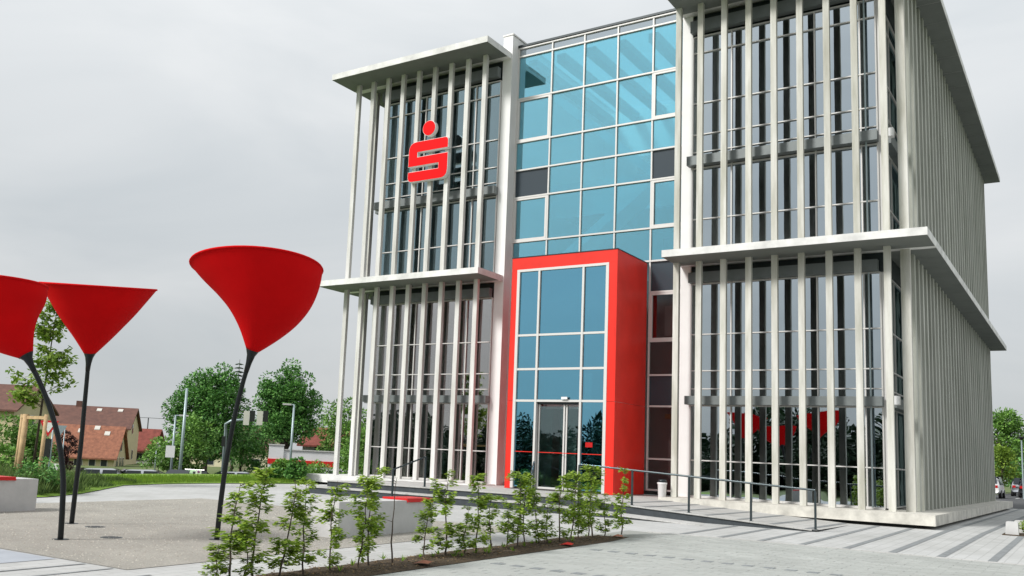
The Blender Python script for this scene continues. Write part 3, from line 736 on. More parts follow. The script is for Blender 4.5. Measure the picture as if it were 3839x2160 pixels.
# concrete wheel stop blocks with a planted bed near the right corner
# ================================================================== PLANTS
def leaf_quad(b, c, d, up, l, w):
    d = d.normalized(); s = d.cross(up)
    if s.length < 1e-3: s = d.orthogonal()
    s.normalize(); 
    b.add([c, c+d*l*.5+s*w*.5, c+d*l, c+d*l*.5-s*w*.5], [(0, 1, 2, 3)])
def sapling_meshes(seed, h=1.4, leaves=230, bare=False):
    r = random.Random(seed); st = MB(); lf = MB()
    pts = []; x = y = 0
    for k in range(9):
        pts.append(Vector((x, y, h*k/8))); x += r.uniform(-.03, .03); y += r.uniform(-.03, .03)
    st.tube(pts, [.013*(1-k/8.8)+.002 for k in range(9)], 6)
    nb = 4 if bare else 30
    for i in range(nb):
        u = r.uniform(.10, .98) if not bare else r.uniform(.4, .95); f = u*8; k = min(int(f), 7); p = pts[k].lerp(pts[k+1], f-k)
        a = r.uniform(0, 6.283); L = r.uniform(.08, .27)*(1.15-.5*u)
        e = p+Vector((math.cos(a)*L, math.sin(a)*L, L*r.uniform(.0, .55)))
        st.tube([p, p.lerp(e, .5)+Vector((0, 0, .015)), e], [.005, .003, .0015], 4)
        if bare: continue
        for q in range(int(leaves*1.1)//nb):
            t = r.uniform(.25, 1.05); c = p.lerp(e, t)+Vector((r.uniform(-.035, .035), r.uniform(-.035, .035), r.uniform(-.055, .045)))
            da = a+r.choice((-1, 1))*r.uniform(.3, 1.3)
            leaf_quad(lf, c, Vector((math.cos(da), math.sin(da), r.uniform(-.55, .25))), Vector((r.uniform(-.5, .5), r.uniform(-.5, .5), 1)), r.uniform(.05, .11), r.uniform(.034, .066))
    if bare:
        for q in range(7):
            c = pts[8]+Vector((r.uniform(-.03, .03), r.uniform(-.03, .03), r.uniform(-.1, .02))); leaf_quad(lf, c, Vector((r.uniform(-1, 1), r.uniform(-1, 1), 0)), Vector((0, 0, 1)), .06, .035)
    return st.mesh('stem', 'bark_thin'), lf.mesh('foliage', 'leaf_fresh')
var = [sapling_meshes(20+k, leaves=(760, 900, 680, 840, 980, 720, 880)[k]) for k in range(7)]
bare = sapling_meshes(99, bare=True)
# base pixel x is turned into a spot on the strip's centre line; the second value is the pixel row of the tip
HP = [(815, 2040), (872, 1815), (912, 1985), (957, 1757), (1056, 1798), (1140, 1806), (1246, 1806), (1327, 1778), (1389, 1760), (1466, 1790), (1595, 1872), (1669, 1772), (1729, 1900), (1782, 1766), (1848, 1852), (1908, 1872), (1945, 1759), (1977, 1772), (2030, 1818), (2060, 1868), (2098, 1768), (2144, 1763), (2162, 1830), (2200, 1765), (2230, 1745), (2267, 1856), (2324, 1756)]
HY = []
def pixof(P):
    d = Vector(P)-CAM; zz = d.dot(FW); return CPX+FPX*d.dot(RT)/zz, CPY-FPX*d.dot(UP)/zz
for q in HP:
    lo, hi = -21., -9.
    for _ in range(40):
        m = (lo+hi)/2
        if pixof((-4.38, m, G(0, m)))[0] < q[0]: lo = m
        else: hi = m
    zl, zh = 0., 3.
    for _ in range(30):
        k = (zl+zh)/2
        if pixof((-4.38, m, G(0, m)+k))[1] > q[1]: zl = k
        else: zh = k
    HY.append((-4.38, m, k))
rnd = random.Random(12)
def sap_label(i, h):
    if i == len(HY)-1: return 'leafy hedge sapling standing at the tip of the soil strip'
    if i == 8: return 'leafy hedge sapling next to the leafless one, on the funnels side'
    if i == 10: return 'leafy hedge sapling next to the leafless one, on the portal side'
    if h > 1.42: return 'tall leafy hedge sapling on a thin dark stem in the soil strip'
    if h > 1.05: return 'medium-high leafy hedge sapling on a thin dark stem in the soil strip'
    return 'short leafy hedge sapling on a thin dark stem in the soil strip'
for i, (x, y, hs) in enumerate(HY):
    x += rnd.uniform(-.05, .05); z = G(x, y)+.02
    isb = i == 9
    t = empty('hedge_sapling', (x, y, z), 'almost leafless thin sapling standing in the hedge soil strip' if isb else sap_label(i, hs), 'sapling', 'hedge saplings in the soil strip', rz=rnd.uniform(0, 6.28))
    s, f = bare if isb else var[i % 7]
    k = hs/1.42
    for nm, me in (('stem', s), ('foliage', f)):
        o = bpy.data.objects.new(nm, me); COL.objects.link(o); o.parent = t
    w_ = .5+.5*k; t.scale = (w_*rnd.uniform(.9, 1.1), w_*rnd.uniform(.9, 1.1), k)
# soil strip with litter
xs = [-4.78, -4.7, -4.55, -4.4, -4.25, -4.1, -3.99, -3.92]; ys = [-9.35-.25*k for k in range(60)][::-1]
def soilz(x, y):
    e = min((x+4.78)/.12, (-3.92-x)/.12, 1); tp = min(1, (-9.35-y)/.8)
    return G(x, y)+(.005+.045*max(0, e)*(.6+.8*noise.noise(Vector((x*4, y*4, 0))))) * tp + .004
def taper(x, y):                                  # the strip narrows to a point at its far end
    return x
b = MB(); V = []
for y in ys:
    w = min(1, max(.03, (-9.3-y)/1.2))
    for x in xs:
        xx = -4.1+(x+4.1)*w if y > -10.5 else x
        V.append((xx, y, soilz(x, y)))
n = len(xs); b.add(V, [(j*n+i, j*n+i+1, (j+1)*n+i+1, (j+1)*n+i) for j in range(len(ys)-1) for i in range(n-1)])
tag(b.build('soil_strip', 'soil', None, True), kind='structure')
lt = MB()
for _ in range(2600):
    y = rnd.uniform(-20, -9.8); x = rnd.uniform(-4.72, -3.98); c = Vector((x, y, soilz(x, y)+.008)); a = rnd.uniform(0, 6.28)
    leaf_quad(lt, c, Vector((math.cos(a), math.sin(a), rnd.uniform(-.1, .4))), Vector((rnd.uniform(-.4, .4), rnd.uniform(-.4, .4), 1)), rnd.uniform(.02, .05), rnd.uniform(.012, .025))
tag(lt.build('leaf_litter', 'litter'), 'dry brown leaf litter on the hedge soil strip', 'leaf litter', kind='stuff')
wd = MB()
for _ in range(26):
    y = rnd.uniform(-18, -10.2); x = rnd.uniform(-4.6, -4.05)
    for q in range(14):
        a = rnd.uniform(0, 6.28); leaf_quad(wd, Vector((x, y, soilz(x, y))), Vector((math.cos(a), math.sin(a), rnd.uniform(.5, 2))), Vector((0, 0, 1)), rnd.uniform(.04, .12), .015)
tag(wd.build('weeds', 'grass_blade'), 'small green weeds sprouting in the hedge soil strip', 'weeds', kind='stuff')
for x, y, lab in ((-4.02, -16.25, 'crumpled red plastic scrap on the soil near the leafless sapling'), (-4.0, -12.15, 'small red and white wrapper on the soil strip edge'), (-4.12, -9.85, 'flat red plastic scrap at the tip of the soil strip')):
    b = MB(); z = soilz(x, y)+.012
    b.add([(x-.09, y-.12, z), (x+.02, y-.13, z+.02), (x+.1, y-.03, z+.01), (x+.06, y+.12, z+.025), (x-.06, y+.1, z+.01), (x, y, z+.05)], [(0, 1, 5), (1, 2, 5), (2, 3, 5), (3, 4, 5), (4, 0, 5)])
    tag(b.solo('plastic_scrap', 'roof_orange' if 'wrapper' not in lab else 'red_pad', (x, y, z)), lab, 'litter', 'plastic scraps on the soil strip')

def leafy_tree(name, label, base, h, crown, trunk_h, seed, nl, ls, mt, group=None, cat='tree', lobes=26, squash=1., gap=.35, tr=None, lr=(.24, .42)):
    r = random.Random(seed); t = empty(name, base, label, cat, group); tk = MB(); lf = MB()
    B = Vector(base); tr = tr or h*.022
    top = B+Vector((r.uniform(-.2, .2), r.uniform(-.2, .2), h*.82))
    tk.tube([B-Vector((0, 0, .1)), B+Vector((0, 0, trunk_h*.5)), B.lerp(top, .5), top], [tr*1.25, tr, tr*.55, tr*.1], 9)
    cz = B.z+trunk_h+(h-trunk_h)*.5; hz = (h-trunk_h)*.5
    cs = []
    for i in range(lobes):
        while True:
            v = Vector((r.uniform(-1, 1), r.uniform(-1, 1), r.uniform(-1, 1)))
            if .3 < v.length < .9: break
        taperk = 1-.35*max(0, v.z)
        c = Vector((B.x+v.x*crown*taperk, B.y+v.y*crown*taperk, cz+v.z*hz)); cs.append((c, r.uniform(*lr)*crown))
        s0 = B.lerp(top, min(.95, max(.25, (c.z-B.z)/h*.7))); mid = s0.lerp(c, .5)+Vector((0, 0, .05*h))
        tk.tube([s0, mid, c], [tr*.32, tr*.2, tr*.06], 5, False)
    for i in range(nl):
        c, rr = cs[i % len(cs)]
        while True:
            v = Vector((r.uniform(-1, 1), r.uniform(-1, 1), r.uniform(-1, 1)))
            if v.length < 1: break
        v = v.normalized()*(v.length**gap)
        p = c+Vector((v.x*rr, v.y*rr, v.z*rr*squash*.85))
        d = (v+Vector((r.uniform(-1, 1), r.uniform(-1, 1), r.uniform(-.8, .5)))).normalized()
        leaf_quad(lf, p, d, Vector((r.uniform(-.7, .7), r.uniform(-.7, .7), 1)), ls*r.uniform(.7, 1.3), ls*r.uniform(.45, .75))
    tk.build('trunk', 'bark', t, True); lf.build('crown', mt, t)
    return t
def gpos(x, y, D):
    p = atD(x, y, D); return Vector((p.x, p.y, G(p.x, p.y)))
# the two big trees across the road
leafy_tree('tree', 'big dense broadleaf tree beside the tall grey lamp pole', gpos(772, 1700, 82), 9.9, 3.6, .9, 1, 24000, .27, 'leaf_dark', 'large trees across the road', lobes=110, lr=(.14, .30))
leafy_tree('tree', 'big dense broadleaf tree rising behind the white and red shop', gpos(1066, 1700, 80), 10.3, 2.75, 2.6, 2, 20000, .26, 'leaf_dark', 'large trees across the road', lobes=100, lr=(.16, .34))
leafy_tree('tree', 'lower light green tree in front of the tall dark tree', gpos(690, 1700, 70), 5.0, 2.3, .5, 5, 5000, .28, 'leaf_mid', lobes=26)
leafy_tree('tree', 'green tree behind the shop, seen beside the corner fins', gpos(1300, 1700, 88), 7.6, 3.2, .6, 9, 5000, .3, 'leaf_mid', lobes=28)
leafy_tree('tree', 'green tree seen through the fins of the left block', gpos(1400, 1700, 66), 5.4, 2.4, .5, 19, 4500, .3, 'leaf_mid', lobes=24)
leafy_tree('tree', 'dark green bush-like tree between the big trees', gpos(905, 1700, 90), 5.6, 3.4, .5, 10, 5000, .32, 'leaf_dark', lobes=26)
leafy_tree('bush', 'dark red leaved bush in front of the orange roofed barn', gpos(255, 1700, 62), 3.3, .9, .4, 13, 1500, .2, 'leaf_red', None, 'bush', lobes=10)
leafy_tree('bush', 'wide green bush behind the staked young tree', gpos(85, 1700, 48), 4.0, 1.9, .3, 14, 4000, .22, 'leaf_mid', None, 'bush', lobes=18)
leafy_tree('bush', 'low green bush beside the small red roofed house', gpos(600, 1700, 84), 2.9, 1.8, .2, 15, 1600, .25, 'leaf_mid', None, 'bush', lobes=10)
for x, D, h, w, sd_, lab in ((1066, 37, .8, .45, 31, 'loose green shrub at the lawn corner in front of the shop'), (1114, 35, 1.0, .4, 32, 'tall green shrub standing next to the end of the pale base slab'), (1190, 46, .6, 1.1, 33, 'dark green shrub behind the base slab, left of the corner fins'), (1024, 36, .45, .4, 34, 'low bright green shrub on the lawn edge'), (1330, 44, 1.3, 1.4, 35, 'dark green shrub seen between the fins of the left block')):
    leafy_tree('shrub', lab, gpos(x, 1760, D), h, w, .1, sd_, 1500, .13, 'leaf_mid' if sd_ % 2 else 'leaf_dark', 'shrubs along the lawn edge', 'shrub', lobes=12, tr=.03)
# spruce
def spruce(label, base, h, w, seed):
    r = random.Random(seed); t = empty('spruce_tree', base, label, 'tree'); tk = MB(); lf = MB(); B = Vector(base)
    tk.tube([B, B+Vector((0, 0, h))], [.16, .02], 7); tk.build('trunk', 'bark', t)
    for k in range(26):
        u = .12+.88*k/26; L = w*(1-u)+.12
        for q in range(9):
            a = q*.7+k*.5+r.uniform(-.2, .2); p = B+Vector((0, 0, h*u))
            for s in range(5):
                c = p+Vector((math.cos(a)*L*s/5, math.sin(a)*L*s/5, -L*.25*s/5)); leaf_quad(lf, c, Vector((math.cos(a+r.uniform(-.6, .6)), math.sin(a+r.uniform(-.6, .6)), -.35)), Vector((0, 0, 1)), .45, .3)
    lf.build('crown', 'leaf_conifer', t)
spruce('dark spruce tree peeking up between the two big trees', gpos(872, 1700, 98), 11.8, 2.0, 4)
# staked young tree
yb = Vector((-22.9, -10.2, G(-22.9, -10.2)))
def young_tree():
    r = random.Random(8); t = empty('young_tree', yb, 'slender young tree with light green leaves held by three wooden stakes', 'tree'); tk = MB(); lf = MB()
    tp = yb+Vector((.25, .1, 5.6)); tk.tube([yb, yb.lerp(tp, .5)+Vector((-.05, 0, 0)), tp], [.045, .03, .006], 8)
    for i in range(34):
        u = r.uniform(.40, .98); p = yb.lerp(tp, u); a = r.uniform(0, 6.28); L = (1.35*(1-u)+.35)*r.uniform(.6, 1.1); e = p+Vector((math.cos(a)*L, math.sin(a)*L, L*r.uniform(.2, .7)))
        tk.tube([p, p.lerp(e, .5)+Vector((0, 0, .05)), e], [.012, .008, .003], 4, False)
        for q in range(80):
            c = p.lerp(e, r.uniform(.3, 1.05))+Vector((r.uniform(-.14, .14), r.uniform(-.14, .14), r.uniform(-.14, .12)))
            leaf_quad(lf, c, Vector((r.uniform(-1, 1), r.uniform(-1, 1), r.uniform(-.8, .4))), Vector((r.uniform(-.6, .6), r.uniform(-.6, .6), 1)), r.uniform(.12, .20), r.uniform(.07, .12))
    tk.build('trunk', 'bark_thin', t, True); lf.build('foliage', 'leaf_young', t)
young_tree()
S3 = [atz(45, 1808, -.47), atz(97, 1813, -.47), atz(148, 1822, -.48)]
S3 = [Vector((-23.55, -10.35, 0)), Vector((-22.95, -10.62, 0)), Vector((-21.75, -10.7, 0))]
sf = empty('tree_stakes', (-22.8, -10.5, G(-22.8, -10.5)), 'three wooden stakes joined by slats around the young tree', 'tree stakes')
for k, p in enumerate(S3):
    z = G(p.x, p.y); MB().tube([(p.x, p.y, z-.1), (p.x+(.06 if k != 1 else .1), p.y, z+2.05)], .085 if k == 1 else .055, 10).build('stake', 'stake_wood', sf, True)
for a, c in ((0, 1), (1, 2), (0, 2)):
    p, q = S3[a], S3[c]; z = G(p.x, p.y)+1.98
    d = (q-p).normalized(); n = Vector((-d.y, d.x, 0))*.012
    b = MB(); dz = .03*a+.04*(c-a)
    b.add([p+n+Vector((0, 0, z-dz)), q+n+Vector((0, 0, z-dz)), q-n+Vector((0, 0, z-dz)), p-n+Vector((0, 0, z-dz)), p+n+Vector((0, 0, z+.09-dz)), q+n+Vector((0, 0, z+.09-dz)), q-n+Vector((0, 0, z+.09-dz)), p-n+Vector((0, 0, z+.09-dz))], [(0,3,2,1),(4,5,6,7),(0,1,5,4),(1,2,6,5),(2,3,7,6),(3,0,4,7)]); b.build('slat', 'stake_wood', sf)
# lawn and planting bed
LE = [(-20.6, 6), (-20.8, -.7), (-21.7, -4.0), (-21.8, -5.9), (-21.3, -8.1), (-18.3, -11.6), (-17.4, -13.2), (-17.0, -16), (-17.0, -40)]
b = MB(); V = []
for x, y in LE:
    for f in (0, .35, .7, 1): 
        xx = x+(-33.2-x)*f
        V.append((xx, y, 0))
xsplit = [-27.5, -29, -31, -33.2]
V = []
for x, y in LE:
    for xx in [x, x-.35]+xsplit: V.append((xx, y, G(xx, y)+(.02 if xx == x else .05)))
n = 2+len(xsplit); b.add(V, [(j*n+i, (j+1)*n+i, (j+1)*n+i+1, j*n+i+1) for j in range(len(LE)-1) for i in range(n-1)])
tag(b.build('lawn', 'lawn'), kind='structure')
gb = MB(); rnd = random.Random(21)
def edge_x(y):
    for (x0, y0), (x1, y1) in zip(LE[:-1], LE[1:]):
        if y1 <= y <= y0: return x0+(x1-x0)*(y0-y)/(y0-y1)
    return -17.
for _ in range(16000):
    y = rnd.uniform(-9, 5.5); e = edge_x(y); x = e-.05-abs(rnd.gauss(0, 2.2))
    if x < -26: continue
    a = rnd.uniform(0, 6.28); leaf_quad(gb, Vector((x, y, G(x, y)+.03)), Vector((math.cos(a)*.4, math.sin(a)*.4, 1)), Vector((1, 0, .2)), rnd.uniform(.06, .16), .022)
tag(gb.build('grass', 'grass_blade'), 'short bright green grass of the lawn', 'grass', kind='stuff')
tg = MB()
for _ in range(420):
    y = rnd.uniform(-17, -7.2); e = edge_x(y); x = e-.25-rnd.random()**1.4*5
    hh = rnd.uniform(.3, .62)*(1 if x < e-.6 else .6)
    if y > -10: hh *= .5
    for q in range(34):
        a = rnd.uniform(0, 6.28); leaf_quad(tg, Vector((x+rnd.uniform(-.15, .15), y+rnd.uniform(-.15, .15), G(x, y)+.03)), Vector((math.cos(a)*rnd.uniform(.1, .7), math.sin(a)*rnd.uniform(.1, .7), 1)), Vector((math.cos(a+1.5), math.sin(a+1.5), 0)), hh*rnd.uniform(.6, 1.15), rnd.uniform(.02, .035))
tag(tg.build('tall_grasses', 'tall_grass'), 'tall ornamental grasses in the planting bed behind the gravel', 'grasses', kind='stuff')
leafy_tree('shrub', 'small yellow green shrub beside the red padded bench', (-16.3, -14.9, G(0, -14.9)), .55, .28, .03, 41, 300, .07, 'leaf_young', 'shrubs along the lawn edge', 'shrub', lobes=6, tr=.01)
leafy_tree('shrub', 'low dark shrub at the front of the tall grasses', (-18.6, -12.6, G(0, -12.6)), .8, .7, .05, 42, 900, .09, 'leaf_dark', 'shrubs along the lawn edge', 'shrub', lobes=10, tr=.015)

# ================================================================== FAR SIDE OF THE ROAD
def gable_house(label, corner, ang, L, Wd, wh, rh, wall, roofm, wins=(), gwins=(), name='house', ov=.35, chim=None, doors=(), lights=()):
    # corner: right-front bottom corner; ridge runs along ex (to the left = -ex); gable faces +ex
    ex = Vector((math.cos(ang), math.sin(ang), 0)); ey = Vector((-math.sin(ang), math.cos(ang), 0)); C0 = Vector(corner)
    t = empty(name, C0, label, 'house' if name == 'house' else name)
    P = lambda a, b_, z: C0-ex*a+ey*b_+Vector((0, 0, z))
    b = MB(); b.add([P(0,0,-1), P(L,0,-1), P(L,Wd,-1), P(0,Wd,-1), P(0,0,wh), P(L,0,wh), P(L,Wd,wh), P(0,Wd,wh), P(0,Wd/2,rh-.12), P(L,Wd/2,rh-.12)], [(0,1,5,4),(2,3,7,6),(3,0,4,8,7),(1,2,6,9,5)])
    b.build('wall', wall, t)
    sl = (rh-wh)/(Wd/2)
    for sgn in (0, 1):
        b = MB(); y0 = -ov if not sgn else Wd+ov; z0 = wh-ov*sl
        A = [P(-ov, y0, z0), P(L+ov, y0, z0), P(L+ov, Wd/2, rh), P(-ov, Wd/2, rh)]
        b.add(A+[p+Vector((0, 0, .16)) for p in A], [(3,2,1,0),(4,5,6,7),(0,1,5,4),(1,2,6,5),(2,3,7,6),(3,0,4,7)]); b.build('roof', roofm, t)
    for (a, z, w, h) in wins:
        f = MB().add([P(a-w/2-.08,-.03,z-.08), P(a+w/2+.08,-.03,z-.08), P(a+w/2+.08,-.03,z+h+.08), P(a-w/2-.08,-.03,z+h+.08)], [(3,2,1,0)]).build('window', 'window_frame', t)
        MB().add([P(a-w/2,-.05,z), P(a+w/2,-.05,z), P(a+w/2,-.05,z+h), P(a-w/2,-.05,z+h)], [(3,2,1,0)]).build('pane', 'window_dark', f)
    for (bb, z, w, h) in gwins:
        f = MB().add([P(-.03,bb-w/2-.08,z-.08), P(-.03,bb+w/2+.08,z-.08), P(-.03,bb+w/2+.08,z+h+.08), P(-.03,bb-w/2-.08,z+h+.08)], [(0,1,2,3)]).build('window', 'window_frame', t)
        MB().add([P(-.05,bb-w/2,z), P(-.05,bb+w/2,z), P(-.05,bb+w/2,z+h), P(-.05,bb-w/2,z+h)], [(0,1,2,3)]).build('pane', 'window_dark', f)
    for a, f in lights:                              # roof lights on the front slope
        b = MB(); q = []
        for da, df in ((-.28, -.06), (.28, -.06), (.28, .06), (-.28, .06)): q.append(P(a+da, Wd/2*(f+df), wh+(rh-wh)*(f+df)+.17))
        b.add(q+[p+Vector((0, 0, .08)) for p in q], [(3,2,1,0),(4,5,6,7),(0,1,5,4),(1,2,6,5),(2,3,7,6),(3,0,4,7)]); b.build('roof_light', 'window_frame', t)
    if chim:
        a, hh = chim; q = P(a, Wd/2, 0); MB().obox(q, (ex.x, ex.y), (ey.x, ey.y), .3, .3, C0.z+rh-.5, C0.z+rh+hh).build('chimney', 'roof_brown', t)
    return t
HA = math.atan2(RT.y, RT.x)
def la(x): return HA-math.atan((x-CPX)/FPX)
def hpos(x, D): p = atD(x, 1700, D); return Vector((p.x, p.y, G(p.x, p.y)-.4))
gable_house('old yellow barn house with a tall brown tiled roof', hpos(472, 108), la(472)+RAD(-9), 10.0, 8.4, 4.5, 6.85, 'house_yellow', 'roof_brown', gwins=((3.2, 4.0, .7, 1.0), (4.4, 1.0, .7, 1.0)), chim=(6.5, .7), lights=((1.6, .82), (4.0, .8)))
gable_house('low annex with an orange tiled roof in front of the barn', hpos(430, 99), la(430)+RAD(-11), 6.4, 6.4, 1.35, 4.45, 'house_yellow', 'roof_orange', wins=((1.0, .3, .6, .8), (2.2, .3, .6, .8), (3.6, .3, .8, .8), (5.0, .3, .7, .8)), gwins=((3.2, 2.0, .8, .9), (1.6, .3, .8, .9), (3.4, .3, .8, .9), (4.8, .3, .8, .9)), lights=((1.4, .72), (4.2, .78), (2.6, .9)))
gable_house('small house with a dark red roof beside the barn', hpos(562, 118), la(562)+RAD(-18), 3.0, 5.2, 2.2, 4.6, 'house_white', 'roof_red', wins=((1.3, .7, 1.2, .9),), gwins=((2.6, 1.2, .8, .9),), ov=.5)
gable_house('pale yellow house with dark roof behind the staked tree', hpos(36, 80), la(36)+RAD(-26), 9.0, 7.4, 5.4, 7.5, 'house_yellow', 'roof_brown', wins=((2, 3, .8, 1.1), (5, 3, .8, 1.1)), gwins=((2, 1.2, .8, 1.1), (4.6, 1.2, .8, 1.1), (3.4, 4, .7, .9)), ov=.5)
gable_house('cream house partly hidden by the big trees', hpos(1010, 98), la(1010)+RAD(-12), 3.2, 6, 3.0, 5.2, 'house_cream', 'roof_brown', wins=((1.4, .8, .8, 1.0),), ov=.4)
gable_house('white house with a red roof behind the shop', hpos(1345, 92), la(1345)+RAD(-8), 5.6, 7, 3.6, 5.2, 'house_white', 'roof_red', wins=((3.6, 2.3, 1.6, 1.2), (1.2, 2.3, 1.2, 1.2)), ov=.5)
gable_house('small cream house far behind the big trees', hpos(745, 125), la(745)+RAD(-12), 4, 6, 2.0, 3.4, 'house_cream', 'roof_brown', wins=((1.6, .6, .8, 1.0),))
gable_house('small cream house low between the tree trunks', hpos(838, 120), la(838)+RAD(-12), 3, 6, 1.9, 3.0, 'house_cream', 'roof_brown', wins=((1.6, .6, .8, 1.0),))
# shop with the red stripe
sp = hpos(1008, 74); ex = Vector((math.cos(la(1008)), math.sin(la(1008)), 0)); ey = Vector((-ex.y, ex.x, 0))
shop = empty('shop', sp, 'flat white shop building with a broad red stripe along its front', 'shop')
def sbox(nm, mt, a0, a1, b0, b1, z0, z1, par=None):
    c = sp+ex*(a0+a1)/2+ey*(b0+b1)/2; return MB().obox(c, (ex.x, ex.y), (ey.x, ey.y), (a1-a0)/2, (b1-b0)/2, sp.z+z0, sp.z+z1).build(nm, mt, par or shop)
sbox('wall', 'house_white', 0, 1.15, 0, 5, -.5, 3.3); sbox('wall', 'house_white', 1.16, 9, .1, 6, -.5, 2.95)
sbox('stripe', 'shop_red', 0, 1.15, -.05, -.003, 1.85, 2.25); sbox('stripe', 'shop_red', 1.16, 9, .05, .097, 1.75, 2.2)
sbox('stripe', 'shop_red', -.05, -.003, 0, 5, 1.85, 2.25)
sbox('roof_edge', 'mullion_grey', -.06, 1.2, -.06, 5.05, 3.304, 3.4); sbox('roof_edge', 'mullion_grey', 1.22, 9.1, .02, 6.1, 2.954, 3.03)
for a in (2.0, 3.4, 4.8): sbox('window', 'window_dark', a, a+1, .06, .098, .4, 1.5)
# street furniture beyond the lawn
def pole(nm, label, cat, x, yt, D, r=.06, mt='galv', arm=None, lean=0, group=None):
    b0 = gpos(x, 1760, D); top = atD(x, yt, D); t = empty(nm, b0, label, cat, group)
    pt = Vector((b0.x, b0.y, top.z)); MB().tube([b0, pt], [r, r*.7], 8).build('pole', mt, t, True)
    if arm:
        q = pt+ex*arm; MB().tube([pt-Vector((0, 0, .02)), q], [r*.6, r*.5], 6).build('arm', mt, t); MB().obox(q, (ex.x, ex.y), (ey.x, ey.y), .28, .1, pt.z-.05, pt.z+.05).build('lamp_head', 'mullion_grey', t)
    return t, b0, pt
pole('lamp_post', 'tall plain grey pole at the lawn edge beside the big tree', 'pole', 675, 1452, 52, .10)
t, b0, pt = pole('lamp_post', 'grey street lamp carrying a white board, beside the tall plain pole', 'street lamp', 641, 1555, 58, .08, arm=.5)
q = atD(638, 1693, 57.8); MB().obox(q, (ex.x, ex.y), (ey.x, ey.y), .27, .03, q.z-.36, q.z+.36).build('board', 'sign_white', t)
pole('lamp_post', 'grey street lamp standing before the tree behind the shop', 'street lamp', 1086, 1515, 60, .09, arm=-.45)
pole('lamp_post', 'short grey pole beside the small red roofed house', 'pole', 580, 1690, 80, .06)
# traffic light mast
b0 = gpos(835, 1760, 55); tl = empty('traffic_light', b0, 'traffic light mast whose arm carries two signal heads', 'traffic light')
k = [b0, atD(838, 1620, 55), atD(846, 1590, 55), atD(866, 1578, 55), atD(925, 1572, 55)]; k[1].x, k[1].y = b0.x, b0.y
MB().tube(k, [.10, .09, .08, .075, .06], 8).build('mast', 'galv', tl, True)
for xx in (924, 974):
    c = atD(xx, 1567, 54.9)
    hd = MB().obox(c, (ex.x, ex.y), (ey.x, ey.y), .17, .10, c.z-.42, c.z+.40).build('signal_head', 'signal_back', tl)
    c2 = atD(xx+22, 1562, 55); MB().obox(c2, (ex.x, ex.y), (ey.x, ey.y), .15, .16, c2.z-.30, c2.z+.34).build('signal_visor', 'signal_dark', tl)
c = atD(838, 1655, 54.9); MB().obox(c, (ex.x, ex.y), (ey.x, ey.y), .1, .12, c.z-.3, c.z+.3).build('signal_head', 'signal_dark', tl)
# give-way sign and a second sign seen from behind
def tri(c, s, z_off, mt, par, nm, yo):
    b = MB(); P = [c+ex*a*s+Vector((0, 0, h*s))+ey*yo for a, h in ((-.5, .29), (.5, .29), (0, -.58))]; b.add(P+[p+ey*.02 for p in P], [(0, 2, 1), (3, 4, 5), (0, 1, 4, 3), (1, 2, 5, 4), (2, 0, 3, 5)]); return b.build(nm, mt, par)
t, b0, pt = pole('traffic_sign', 'red and white triangular give-way sign on a grey post', 'traffic sign', 183, 1575, 45, .05)
c = atD(183, 1597, 44.9); tri(c, .88, 0, 'sign_red', t, 'sign_plate', 0); tri(c, .56, 0, 'sign_white', t, 'sign_centre', -.01)
c = atD(176, 1680, 45); MB().obox(c, (ex.x, ex.y), (ey.x, ey.y), .13, .15, c.z-.45, c.z+.45).build('signal_head', 'signal_dark', t)
t, b0, pt = pole('traffic_sign', 'grey back of a triangular traffic sign on a thin post', 'traffic sign', 228, 1597, 56, .04)
c = atD(228, 1608, 55.9); tri(c, .7, 0, 'galv', t, 'sign_plate', 0)
t, b0, pt = pole('notice_board', 'small white notice board with a purple mark beside the light green car', 'sign', 745, 1762, 46, .03)
MB().obox(pt, (ex.x, ex.y), (ey.x, ey.y), .14, .02, pt.z-.32, pt.z).build('board', 'sign_white', t); MB().obox(pt-ey*.03, (ex.x, ex.y), (ey.x, ey.y), .05, .005, pt.z-.14, pt.z-.05).build('mark', 'purple', t)
t, b0, pt = pole('notice_board', 'small white board low on a post among the tall grasses', 'sign', 203, 1738, 42, .03); MB().obox(pt, (ex.x, ex.y), (ey.x, ey.y), .16, .02, pt.z-.28, pt.z).build('board', 'sign_white', t)
pw = pole('utility_pole', 'distant utility pole behind the barn', 'pole', 539, 1565, 135, .11, 'signal_dark')
a = pw[2]; tag(MB().tube([a-ex*9+Vector((0, 0, -.2)), a, a+ex*7+Vector((0, 0, -.1))], .03, 4).solo('overhead_wire', 'signal_dark', a), 'thin overhead wire at the distant utility pole', 'wire')

